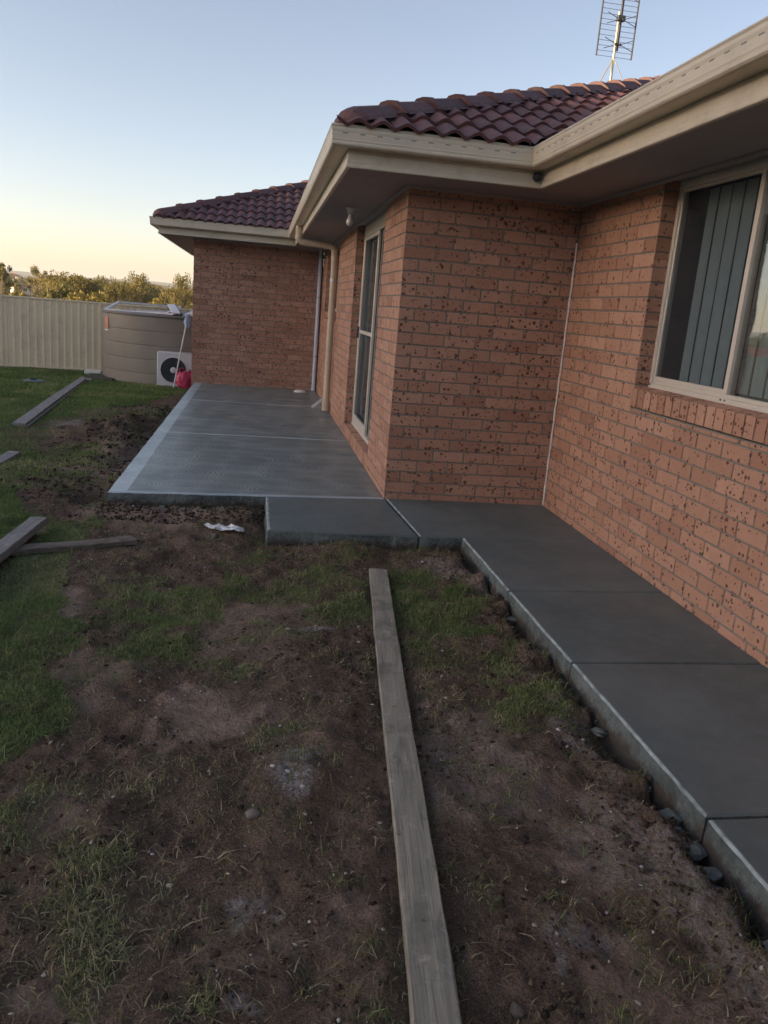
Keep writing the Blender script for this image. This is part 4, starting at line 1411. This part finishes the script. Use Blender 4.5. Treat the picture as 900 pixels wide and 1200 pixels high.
for k in range(9):
    r_ = .07 + k * .022
    gr_.lathe([(r_, .017), (r_ + .004, .020), (r_ + .004, .016), (r_, .017)], fc, 36, axis='y')
for k in range(8):
    a = k * pi / 4
    gr_.tube([(fc[0] + .05 * cos(a), fc[1] - .017, fc[2] + .05 * sin(a)), (fc[0] + .262 * cos(a), fc[1] - .015, fc[2] + .262 * sin(a))], .003, 5)
child_keep(gr_.obj('fan_grille', M_DARK), ac)
child_keep(MB().lathe([(.0, .026), (.05, .024), (.062, .016), (.062, .004)], fc, 28, axis='y').obj('fan_hub', M_ACW, auto=40), ac)
for x in (ax0 + .1, ax1 - .1):
    child_keep(MB().cbox(x - .03, x + .03, ay0 - .01, ay1 + .01, az0 - .06, az0 - .001, .004).obj('foot', M_DARK), ac)
# magenta bag and leaning pole with a cloth
rs = np.random.default_rng(5)
bz = tz(-2.42, 11.2)
vs, n1, n2 = [], 22, 12
for i in range(n2):
    t = i / (n2 - 1)
    rr = .13 + .035 * sin(pi * t) - .05 * max(0, t - .85) * 6
    for k in range(n1):
        a = 2 * pi * k / n1
        f = 1 + .16 * sin(a * 5 + t * 6) + .10 * sin(a * 9 - t * 11) + rs.normal() * .05
        vs.append((-2.43 + rr * f * 1.1 * cos(a), 11.22 + rr * f * .75 * sin(a), bz + .36 * t + .02 * sin(a * 3) * t))
fs = [(i * n1 + k, i * n1 + (k + 1) % n1, (i + 1) * n1 + (k + 1) % n1, (i + 1) * n1 + k) for i in range(n2 - 1) for k in range(n1)]
bag = empty('magenta_bag', (-2.43, 11.22, bz)); tag(bag, 'crumpled magenta plastic bag on the ground at the house corner', 'bag')
child_keep(MB().add(vs, fs).obj('bag_body', M_PINK, smooth=True), bag)
child_keep(MB().tube([(-2.52, 11.2, bz + .33), (-2.56, 11.18, bz + .40), (-2.50, 11.2, bz + .44), (-2.46, 11.22, bz + .36)], .012, 8).tube([(-2.38, 11.2, bz + .34), (-2.35, 11.2, bz + .42), (-2.31, 11.2, bz + .36)], .012, 8).obj('bag_handle', M_PINK), bag)
pl = empty('leaning_pole', (-2.66, 11.05, tz(-2.66, 11.05)))
tag(pl, 'thin white pole with blue-grey cloth head leaning toward the house corner', 'pole')
pb, ptop = Vector((-2.66, 11.05, tz(-2.66, 11.05))), Vector((-2.44, 11.3, .83))
child_keep(MB().tube([pb, ptop], .014, 10).obj('pole_shaft', M_FRAMEW, auto=40), pl)
vs, n1, n2 = [], 16, 9
for i in range(n2):
    t = i / (n2 - 1)
    rr = .05 * sin(pi * (.15 + .75 * t)) + .02
    for k in range(n1):
        a = 2 * pi * k / n1
        f = 1 + .25 * sin(a * 6 + t * 3) + rs.normal() * .05
        vs.append((-2.41 + rr * f * cos(a), 11.33 + rr * f * sin(a), .70 + .30 * t))
fs = [(i * n1 + k, i * n1 + (k + 1) % n1, (i + 1) * n1 + (k + 1) % n1, (i + 1) * n1 + k) for i in range(n2 - 1) for k in range(n1)] + [tuple(range(n1))[::-1], tuple((n2 - 1) * n1 + k for k in range(n1))]
child_keep(MB().add(vs, fs).obj('cloth_head', M_BLUE, smooth=True), pl)

# ------------------------------------------------------------------ television aerial behind the hip
AX, AY = 2.76, 3.50
azb = zr(AX + EO) - .02
ant = empty('television_aerial', (AX, AY, azb)); tag(ant, 'tall grid television aerial on a mast above the tiled roof hip', 'aerial')
child_keep(MB().tube([(AX, AY, azb - .05), (AX, AY, azb + .95)], .0135, 12).obj('mast', M_MAST, auto=40), ant)
child_keep(MB().tube([(AX, AY, azb + .50), (AX + .15, AY - .22, zr(AX + .15 + EO) - .02)], .006, 8).obj('brace', M_ANT), ant)
child_keep(MB().tube([(AX, AY, azb + .50), (AX - .30, AY - .10, zr(AX - .30 + EO) + .02)], .006, 8).obj('brace', M_MAST), ant)
az_ = 4.30
AH = 1.05; AW = .205
for sx in (-1, 1):
    child_keep(MB().cbox(AX + sx * AW - .006, AX + sx * AW + .006, AY - .010, AY + .010, az_, az_ + AH, .002).obj('side_rail', M_ANTD), ant)
nr = 21
rm = MB().tube([(-AW, 0, 0), (AW, 0, 0)], .0026, 6).obj('reflector_rod', M_ANT)
rmd = rm.data; bpy.data.objects.remove(rm)
for k in range(nr):
    o = link('reflector_rod', rmd); o.matrix_basis = Matrix.Translation((AX, AY, az_ + .006 + (AH - .012) * k / (nr - 1))); child_keep(o, ant)
child_keep(MB().cbox(AX - .012, AX + .012, AY - .07, AY - .05, az_ + .05, az_ + AH, .003).obj('boom', M_ANTD), ant)
child_keep(MB().cbox(AX - .045, AX + .045, AY - .085, AY - .03, az_ + .345, az_ + .40, .006).obj('junction_box', M_DARK), ant)
for k in range(4):
    z = az_ + .11 + k * .245
    for sx in (-1, 1):
        mb = MB()
        for sz in (-1, 1):
            mb.tube([(AX + sx * .02, AY - .08, z), (AX + sx * .165, AY - .085, z + sz * .055)], .0036, 6)
        mb.cbox(AX + sx * .008, AX + sx * .035, AY - .09, AY - .07, z - .012, z + .012, .002)
        child_keep(mb.obj('bow_tie_element', M_ANTD), ant)

# ------------------------------------------------------------------ grass, dead grass, pebbles, clods
bare = lambda x, y: (1 - .8 * grass_density(x, y))
def jitter_pts(n, x0, x1, y0, y1, dens):
    X = rng.uniform(x0, x1, n); Y = rng.uniform(y0, y1, n)
    k = rng.random(n) < dens(X, Y)
    ok = np.ones(n, bool)
    for a in BEDS:
        ok &= ~((X > a[0] - .005) & (X < a[1] + .005) & (Y > a[2] - .005) & (Y < a[3] + .005))
    for i, (a, b, w, zt, th) in enumerate(PLANKS):
        ok &= seg_dist(X, Y, a, b) > w * .5 + .004
    k &= ok
    return X[k], Y[k]
def seen(X, Y, pad=60):
    Z = terrain(X, Y)
    q, zz = project(np.stack([X, Y, Z], -1))
    return (zz < 0) & (q[:, 0] > -pad * 4) & (q[:, 0] < 900 + pad) & (q[:, 1] < 1200 + pad * 3)
def blades(X, Y, hmin, hmax, wid, lean, name, mat, label_kind='stuff', rnd_bias=0., flat=0., clump=None):
    n = len(X)
    Z = ground_z(X, Y) - .004
    h = rng.uniform(hmin, hmax, n) * (.7 + .6 * rng.random(n))
    a = rng.uniform(0, 2 * pi, n)
    w = wid * rng.uniform(.6, 1.3, n)
    ln = lean * rng.uniform(.2, 1.5, n)
    b = rng.uniform(0, 2 * pi, n)
    dx, dy = np.cos(b), np.sin(b)
    wx, wy = np.cos(a) * w / 2, np.sin(a) * w / 2
    z1, z2 = h * .55 * (1 - flat), h * (1 - flat) * (1 - .3 * np.minimum(ln, 1))
    base = np.stack([X, Y, Z], -1)
    def P(ox, oy, oz): return base + np.stack([ox, oy, oz], -1)
    m = h * ln
    v = np.stack([P(-wx, -wy, 0 * h), P(wx, wy, 0 * h), P(-wx * .8 + dx * m * .3, -wy * .8 + dy * m * .3, z1), P(wx * .8 + dx * m * .3, wy * .8 + dy * m * .3, z1),
                  P(dx * m, dy * m, z2)], 1).reshape(-1, 3)
    i0 = np.arange(n)[:, None] * 5
    f = np.concatenate([i0 + np.array([[0, 1, 3]]), i0 + np.array([[0, 3, 2]]), i0 + np.array([[2, 3, 4]])], 0)
    me = npmesh(name, v, f, mat)
    r = np.clip(rng.random(n) ** 1.2 * .75 + fbm(X * 1.7, Y * 1.7, 3) * .5 + .12 + rnd_bias, 0, 1)
    fattr(me, 'rnd', np.repeat(r, 5))
    return tag(link(name, me), kind='stuff')
X, Y = jitter_pts(620000, -2.9, .6, -4.9, .3, lambda x, y: grass_density(x, y) ** 1.3)
k = seen(X, Y); X, Y = X[k], Y[k]
blades(X, Y, .012, .034, .0026, .95, 'lawn_grass', M_GRASS, rnd_bias=.04)
X, Y = jitter_pts(60000, -2.9, .6, -4.9, .3, lambda x, y: (grass_density(x, y) > .35) * .25)
k = seen(X, Y); X, Y = X[k], Y[k]
blades(X, Y, .03, .055, .003, 1.1, 'lawn_grass', M_GRASS, rnd_bias=.16)
X, Y = jitter_pts(330000, -7.5, -1.9, .0, 7, lambda x, y: grass_density(x, y) * sstep(9, 1, y) * .8 + grass_density(x, y) * .15)
k = seen(X, Y, 20); X, Y = X[k], Y[k]
blades(X, Y, .022, .05, .005, .6, 'lawn_grass', M_GRASS, rnd_bias=-.08)
X, Y = jitter_pts(230000, -11, -2.0, 6.5, 17.5, lambda x, y: grass_density(x, y))
k = seen(X, Y, 10); X, Y = X[k], Y[k]
blades(X, Y, .03, .06, .011, .5, 'lawn_grass', M_GRASS, rnd_bias=-.12)
# dead, lying blades over the bare soil
X, Y = jitter_pts(120000, -2.9, .45, -4.9, .2, lambda x, y: .16 + .6 * sstep(.0, .3, fbm(x * 3.1 + 3, y * 3.1 + 8, 3)) + .3 * grass_density(x, y))
k = seen(X, Y); X, Y = X[k], Y[k]
blades(X, Y, .018, .045, .0026, 1.3, 'dead_grass', M_DRYG, flat=.72)
X, Y = jitter_pts(30000, -5, -1.9, .0, 9, lambda x, y: .3 + .5 * sstep(.0, .3, fbm(x * 3.1 + 3, y * 3.1 + 8, 3)))
k = seen(X, Y); X, Y = X[k], Y[k]
blades(X, Y, .03, .06, .005, 1.1, 'dead_grass', M_DRYG, flat=.6)
X, Y = jitter_pts(42000, -2.6, .42, -4.9, -.9, lambda x, y: .05 + .85 * sstep(.02, .30, fbm(x * 3.7 + 21, y * 3.7 + 5, 4)) * (1 - .7 * ell(x, y, DRY_P)))
k = seen(X, Y); X, Y = X[k], Y[k]
blades(X, Y, .022, .060, .0042, 1.2, 'dead_grass', M_DRYG, flat=.55, rnd_bias=.12)
X, Y = jitter_pts(16000, -2.6, .42, -4.9, -.9, lambda x, y: .6 * sstep(.05, .32, fbm(x * 4.1 + 61, y * 4.1 + 15, 4)))
k = seen(X, Y); X, Y = X[k], Y[k]
blades(X, Y, .022, .055, .0038, 1.0, 'lawn_grass', M_GRASS, flat=.35, rnd_bias=.18)
X, Y = jitter_pts(15000, -2.6, .42, -4.9, -.3, lambda x, y: (.12 + .7 * sstep(.0, .3, fbm(x * 5.7 + 2, y * 5.7 + 9, 4))) * (1 - .5 * ell(x, y, DRY_P)))
k = seen(X, Y); X, Y = X[k], Y[k]
blades(X, Y, .010, .030, .0075, 1.2, 'leaf_litter', M_DRYG, flat=.8, rnd_bias=.05)
# longer straw and roots
def strands(n, name, mat):
    X, Y = jitter_pts(n, -2.4, .4, -4.9, .1, lambda x, y: .25 + .75 * sstep(-.05, .25, fbm(x * 2.3 + 13, y * 2.3 + 1, 3)))
    k = seen(X, Y); X, Y = X[k], Y[k]
    n = len(X)
    S_ = 6
    a = rng.uniform(0, 2 * pi, n); c = rng.normal(0, .55, n)
    L = rng.uniform(.02, .08, n) * rng.uniform(.5, 1.2, n)
    px, py = X.copy(), Y.copy()
    rows = []
    w = rng.uniform(.0008, .0022, n)
    arch = rng.uniform(0, .014, n)
    for s in range(S_):
        t = s / (S_ - 1)
        z = ground_z(px, py) + .003 + arch * sin(pi * t)
        nx_, ny_ = -np.sin(a), np.cos(a)
        ww = w * (1 - .6 * t)
        rows.append(np.stack([px - nx_ * ww, py - ny_ * ww, z], -1)); rows.append(np.stack([px + nx_ * ww, py + ny_ * ww, z + .0006], -1))
        px = px + np.cos(a) * L / S_; py = py + np.sin(a) * L / S_; a = a + c / S_ * 1.6
    v = np.stack(rows, 1).reshape(-1, 3)
    i0 = np.arange(n)[:, None] * (2 * S_)
    f = np.concatenate([i0 + np.array([[2 * s, 2 * s + 1, 2 * s + 3, 2 * s + 2]]) for s in range(S_ - 1)], 0)
    me = npmesh(name, v, f, mat)
    fattr(me, 'rnd', np.repeat(rng.random(n), 2 * S_))
    return tag(link(name, me), kind='stuff')
strands(15000, 'straw_litter', M_DRYG)
import bmesh
_bm = bmesh.new(); bmesh.ops.create_icosphere(_bm, subdivisions=1, radius=1)
ICO_V = np.array([v.co[:] for v in _bm.verts]); ICO_F = np.array([[v.index for v in f.verts] for f in _bm.faces]); _bm.free()
def bits(X, Y, r, name, mat, sink=.3, flat=.65, rough=.28, rv=None):
    n = len(X)
    Z = ground_z(X, Y) + r * (1 - sink) * flat * .6
    m = len(ICO_V)
    V = ICO_V[None] * (1 + rng.normal(0, rough, (n, m, 1)))
    a = rng.uniform(0, 2 * pi, n)
    sx, sy, sz = rng.uniform(.7, 1.4, n), rng.uniform(.6, 1.1, n), flat * rng.uniform(.6, 1.2, n)
    vx, vy = V[..., 0] * sx[:, None], V[..., 1] * sy[:, None]
    x = (vx * np.cos(a)[:, None] - vy * np.sin(a)[:, None]) * r[:, None] + X[:, None]
    y = (vx * np.sin(a)[:, None] + vy * np.cos(a)[:, None]) * r[:, None] + Y[:, None]
    z = V[..., 2] * sz[:, None] * r[:, None] + Z[:, None]
    f = (np.arange(n)[:, None, None] * m + ICO_F[None]).reshape(-1, 3)
    me = npmesh(name, np.stack([x, y, z], -1).reshape(-1, 3), f, mat)
    fattr(me, 'rnd', np.repeat(rng.random(n) if rv is None else rv, m))
    return tag(link(name, me), kind='stuff')
X, Y = jitter_pts(34000, -2.6, .42, -4.9, .2, lambda x, y: bare(x, y) * (.18 + .8 * sstep(-.02, .22, fbm(x * 4, y * 4 + 3, 3))) * (1 - .6 * ell(x, y, DRY_P)))
k = seen(X, Y); X, Y = X[k], Y[k]
bits(X, Y, .002 + .007 * rng.random(len(X)) ** 4, 'soil_crumbs', M_CLOD, rough=.4)
X, Y = jitter_pts(3500, .12, .36, -4.7, -1.05, lambda x, y: .3 + .7 * sstep(-.05, .2, fbm(x * 5, y * 5, 3)))
bits(X, Y, .0015 + .0075 * rng.random(len(X)) ** 3, 'soil_crumbs', M_CLOD, rough=.42, rv=.25 + .6 * rng.random(len(X)))
X, Y = jitter_pts(9000, -3.4, -2.02, -.1, 7.5, lambda x, y: sstep(-3.3, -2.4, x) * .8)
bits(X, Y, .004 + .017 * rng.random(len(X)) ** 3, 'soil_crumbs', M_CLOD, rough=.4)
X, Y = jitter_pts(2500, -2.05, -.88, -.6, -.12, lambda x, y: .6 + 0 * x)
bits(X, Y, .003 + .012 * rng.random(len(X)) ** 2.4, 'soil_crumbs', M_CLOD)
X, Y = jitter_pts(2600, -2.5, .4, -4.9, .2, bare)
k = seen(X, Y); X, Y = X[k], Y[k]
bits(X, Y, .0015 + .007 * rng.random(len(X)) ** 4.5, 'pebbles', M_PEB, rough=.35)
X, Y = jitter_pts(1500, -2.4, .42, -4.9, .0, bare)
k = seen(X, Y); X, Y = X[k], Y[k]
bits(X, Y, .0015 + .0055 * rng.random(len(X)) ** 3, 'concrete_chips', M_PEB, rough=.4, rv=.85 + .15 * rng.random(len(X)))
# pale chips of concrete in the splashed patches
X, Y = jitter_pts(16000, -2.2, .42, -4.9, .2, lambda x, y: .45 * ell(x + fbm(x * 7, y * 7, 3) * .14, y, DUST_P) ** 2)
k = seen(X, Y); X, Y = X[k], Y[k]
bits(X, Y, .0016 + .009 * rng.random(len(X)) ** 3.5, 'concrete_chips', M_PEB, rough=.4, rv=.8 + .2 * rng.random(len(X)))

# ------------------------------------------------------------------ trees beyond the fence
def tree_meshes(seed, H=10., spread=3.2, nclump=24, nleaf=150, leaf=.34, low=.28):
    rs = np.random.default_rng(seed)
    tr = MB()
    tips = []
    base = [(0, 0, -.6), (rs.normal() * .15, rs.normal() * .15, H * .22), (rs.normal() * .3, rs.normal() * .3, H * .45), (rs.normal() * .4, rs.normal() * .4, H * .7)]
    tr.tube(base, [.30, .24, .17, .07], 8)
    for k in range(nclump):
        t = rs.uniform(.25, .95)
        zc = H * (low + (1 - low) * (rs.random() ** .8) * .95)
        rmax = spread * math.sqrt(max(.08, 1 - ((zc / H - .62) / .48) ** 2))
        a, r_ = rs.uniform(0, 2 * pi), rmax * rs.random() ** .55
        c = Vector((cos(a) * r_, sin(a) * r_, zc))
        tips.append((c, rs.uniform(.6, 1.25) * spread * .30))
        s0 = min(.7, max(.2, (zc / H) * .75)) / .25
        i = min(2, int(s0 - .0)) if s0 < 3 else 2
        p = Vector(base[min(3, max(1, i))])
        tr.tube([p, p.lerp(c, .5) + Vector((0, 0, -.2)), c], [.085, .05, .02], 5, cap=False)
    me_t = tr.obj('trunk', M_BARK, auto=50)
    vs, rr = [], []
    for c, R_ in tips:
        n = int(nleaf * (R_ / (spread * .30)) ** 1.5)
        d = rs.normal(size=(n, 3)); d /= np.linalg.norm(d, axis=1)[:, None]
        rad = R_ * rs.random(n)[:, None] ** .45
        P = np.array(c) + d * rad * np.array([1.15, 1.15, .8])
        u = rs.normal(size=(n, 3)); u /= np.linalg.norm(u, axis=1)[:, None]
        w = np.cross(u, d + rs.normal(size=(n, 3)) * .5); w /= (np.linalg.norm(w, axis=1)[:, None] + 1e-6)
        s_ = leaf * rs.uniform(.5, 1.2, (n, 1))
        vs.append(np.stack([P - u * s_ * .5, P + w * s_ * .32, P + u * s_ * .5, P - w * s_ * .32], 1).reshape(-1, 3))
        rr.append(np.repeat(np.clip(rs.normal(rs.uniform(.25, .75), .2, n), 0, 1), 4))
    V = np.concatenate(vs); Fq = np.arange(len(V)).reshape(-1, 4)
    cm_ = npmesh('crown', V, Fq, M_LEAF)
    fattr(cm_, 'rnd', np.concatenate(rr))
    td = me_t.data; bpy.data.objects.remove(me_t)
    return td, cm_
PROTO = [tree_meshes(1, 10, 3.0, 26), tree_meshes(2, 10, 3.8, 30, low=.15), tree_meshes(3, 10, 2.3, 20, low=.35), tree_meshes(4, 10, 4.4, 34, low=.2), tree_meshes(5, 10, 1.6, 18, low=.1), tree_meshes(6, 3.2, 1.9, 16, 190, .26, low=.12)]
def plant(name, proto, x, y, H, label, cat, group=None, wide=1., z=None):
    base = 10. if proto != 5 else 3.2
    s_ = H / base
    zz = tz(x, y) if z is None else z
    t = empty(name, (x, y, zz)); t.rotation_euler = (0, 0, rt_.uniform(0, 6.28)); t.scale = (s_ * wide, s_ * wide, s_)
    tag(t, label, cat, group)
    link('trunk', PROTO[proto][0], t); link('crown', PROTO[proto][1], t)
    return t
rt_ = random.Random(17)
def at_px(u, v, dist):
    """point at a horizontal distance along a sight line"""
    d = np.array(_cm) @ np.array([(u - 450) / FPX, (600 - v) / FPX, -1])
    d = d / math.hypot(d[0], d[1])
    return CAMP[0] + d[0] * dist, CAMP[1] + d[1] * dist, CAMP[2] + d[2] * dist
feature = [  # (u, top v, dist, proto, wide, name, label)
    (1, 297, 150, 2, .75, 'eucalypt_tree', 'tall narrow eucalypt cut by the left edge of the photo'),
    (50, 313, 235, 0, .78, 'eucalypt_tree', 'dark rounded tree standing highest in the left part of the skyline'),
    (33, 321, 230, 4, .8, 'conifer_tree', 'slim dark tree just left of the rounded skyline tree'),
    (160, 319, 128, 1, .75, 'eucalypt_tree', 'tall clumpy golden-lit tree above the left half of the tank'),
    (216, 321, 120, 1, .62, 'eucalypt_tree', 'tall spreading tree next to the left corner of the house'),
    (205, 338, 125, 3, .60, 'eucalypt_tree', 'low dark-centred tree left of the tree by the house corner'),
    (184, 334, 138, 0, .8, 'eucalypt_tree', 'middle-height tree behind the right half of the tank'),
    (122, 326, 165, 3, .75, 'eucalypt_tree', 'broad tree rising over the fence post beside the tank'),
    (92, 327, 210, 1, .85, 'eucalypt_tree', 'flat-topped tree in the middle of the skyline left of the tank'),
    (72, 330, 190, 3, .7, 'eucalypt_tree', 'wide olive tree right of the rounded skyline tree'),
    (12, 322, 170, 0, .7, 'eucalypt_tree', 'pale dry-looking tree near the left edge behind the fence'),
    (140, 333, 110, 3, .6, 'eucalypt_tree', 'low golden tree over the left end of the tank'),
    (104, 336, 130, 1, .7, 'eucalypt_tree', 'low brown-gold tree over the right fence panel'),
]
for u, v, dist, pr_, wd_, nm, lb in feature:
    x, y, z = at_px(u, v, dist)
    zb = tz(x, y)
    plant(nm, pr_, x, y, max(4., z - zb), lb, 'tree', 'trees beyond the fence', wd_ * 10. / max(6., z - zb) * max(.8, dist / 170.))
for u, v, dist, lb, wd_ in [(58, 334, 85, 'bright yellow-green bush rising over the left fence panel', 1.2), (198, 353, 60, 'bright yellow bush just above the fence behind the tank', .8),
                       (30, 345, 90, 'low dark bush in front of the distant red-roofed house', 1.3), (8, 344, 80, 'low pale bush over the fence at the left edge', 1.3), (116, 346, 75, 'low yellow-green bush over the fence post beside the tank', 1.2), (86, 345, 70, 'low olive bush above the middle of the right fence panel', 1.3)]:
    x, y, z = at_px(u, v, dist)
    H = max(2.5, z - tz(x, y))
    plant('garden_bush', 5, x, y, H, lb, 'bush', 'bushes beyond the fence', wd_ * 3.2 / H)
cnt = 0
for k in range(200):
    az = -34 + 44 * rt_.random()
    if -16.3 < az < -2 or rt_.random() < .35:
        dist = 130 + 420 * rt_.random() ** .8
        x, y = CAMP[0] + dist * sin(RAD(az)), CAMP[1] + dist * cos(RAD(az))
        # keep the view to the distant houses open
        uu_ = 450 + 0
        H = rt_.uniform(8.5, 13)
        zt = tz(x, y) + H
        mx = 1.39 + dist * rt_.uniform(.003, .0105)
        if zt > mx: H = max(3.5, mx - tz(x, y))
        if -15.4 < az < -13.2 and dist < 420: continue
        plant('woodland_tree', rt_.choice([0, 1, 3, 3, 2]), x, y, H, 'distant golden-green tree in the mixed wood beyond the fence', 'tree', 'woodland trees on the far slope', rt_.uniform(.9, 1.3) * 9 / H)
        cnt += 1
# far-off wood that reads as one mass
n = 3800
az = np.radians(rng.uniform(-40, 14, n)); dist = rng.uniform(430, 1500, n) ** 1.0
cx, cy = CAMP[0] + dist * np.sin(az), CAMP[1] + dist * np.cos(az)
cz = terrain(cx, cy)
m = 26
d = rng.normal(size=(n, m, 3)); d /= np.linalg.norm(d, axis=2)[..., None]
R_ = rng.uniform(2.5, 5, n)[:, None, None]
P = np.stack([cx, cy, cz + 3.5], -1)[:, None] + d * R_ * np.array([1.1, 1.1, .85])
u = rng.normal(size=(n, m, 3)); u /= np.linalg.norm(u, axis=2)[..., None]
w = np.cross(u, d); w /= np.linalg.norm(w, axis=2)[..., None] + 1e-6
s_ = rng.uniform(1.2, 2.6, (n, m, 1))
V = np.stack([P - u * s_ * .5, P + w * s_ * .4, P + u * s_ * .5, P - w * s_ * .4], 2).reshape(-1, 3)
wm = npmesh('distant_wood', V, np.arange(len(V)).reshape(-1, 4), M_LEAF)
fattr(wm, 'rnd', np.repeat(np.clip(rng.normal(.4, .22, n * m), 0, 1), 4))
tag(link('distant_wood', wm), kind='stuff')

# ------------------------------------------------------------------ distant houses
M_RENDER = simple('pale_house_render', (.62, .56, .50), .8, var=.08, scale=.8)
M_RED = simple('orange_roof_tiles', (.42, .13, .06), .8, var=.2, scale=1.5)
M_BRN = simple('brown_roof_tiles', (.24, .11, .075), .8, var=.2, scale=1.5)
def far_house(x, y, zb, w, d, hw, hr, rot, mr, label, ground=True):
    h = empty('distant_house', (x, y, zb)); h.rotation_euler = (0, 0, rot)
    tag(h, label, 'house')
    MB().box(-w / 2, w / 2, -d / 2, d / 2, -6, hw).obj('wall', M_RENDER, h)
    e = .5; rx = w / 2 - d / 2
    vs = [(-w / 2 - e, -d / 2 - e, hw), (w / 2 + e, -d / 2 - e, hw), (w / 2 + e, d / 2 + e, hw), (-w / 2 - e, d / 2 + e, hw), (-rx, 0, hw + hr), (rx, 0, hw + hr)]
    MB().add(vs, [(0, 1, 5, 4), (1, 2, 5), (2, 3, 4, 5), (3, 0, 4), (0, 3, 2, 1)]).obj('roof', mr, h)
    for k in (-1, 0, 1):
        f = MB().cbox(k * w * .3 - .9, k * w * .3 + .9, -d / 2 - .05, -d / 2 + .02, .9, 2.1, .02).obj('window', M_DARK, h)
        MB().cbox(k * w * .3 - .8, k * w * .3 + .8, -d / 2 - .06, -d / 2 - .045, 1.0, 2.0, .005).obj('pane', M_GLASS, f)
    return h
for u, v, dist, w, d, hw, hr, rot, mr, lb in [
    (27, 333.5, 400, 9, 6, 2.4, 1.3, .5, M_BRN, 'distant house with red-brown roof and white wall between trees at left'),
    (14, 320, 640, 10, 7, 2.5, 1.8, -.2, M_RED, 'small distant orange-roofed house high on the slope at far left'),
    (61, 332, 480, 7, 5, 2.4, 1.3, .9, M_BRN, 'distant white-walled house right of the rounded skyline tree'),
    (70, 340, 330, 7, 5, 2.4, 1.3, -.4, M_BRN, 'distant brown-roofed house low behind the fence and trees')]:
    x, y, z = at_px(u, v, dist)
    far_house(x, y, z - hw - hr, w, d, hw, hr, rot, mr, lb)
# neighbour's house beyond the fence, seen mirrored in the near window
far_house(-25.5, 40, -2.9, 15, 8, 2.45, 1.5, .4, M_RED, 'neighbouring house with orange tiled roof beyond the fence, mirrored in the window')
# ------------------------------------------------------------------ air: thin haze over the valley
HZ = NT('evening_haze')
HZ.t.nodes.remove(HZ.b)
pv_ = HZ.n('ShaderNodeVolumePrincipled')
pv_.inputs['Color'].default_value = (.86, .90, .98, 1)
pv_.inputs['Density'].default_value = .00016
pv_.inputs['Anisotropy'].default_value = .2
HZ.l(pv_.outputs[0], HZ.out.inputs['Volume'])
tag(MB().box(-7500, 7500, -7500, 9500, -60, 70).obj('haze', HZ.m), kind='stuff')
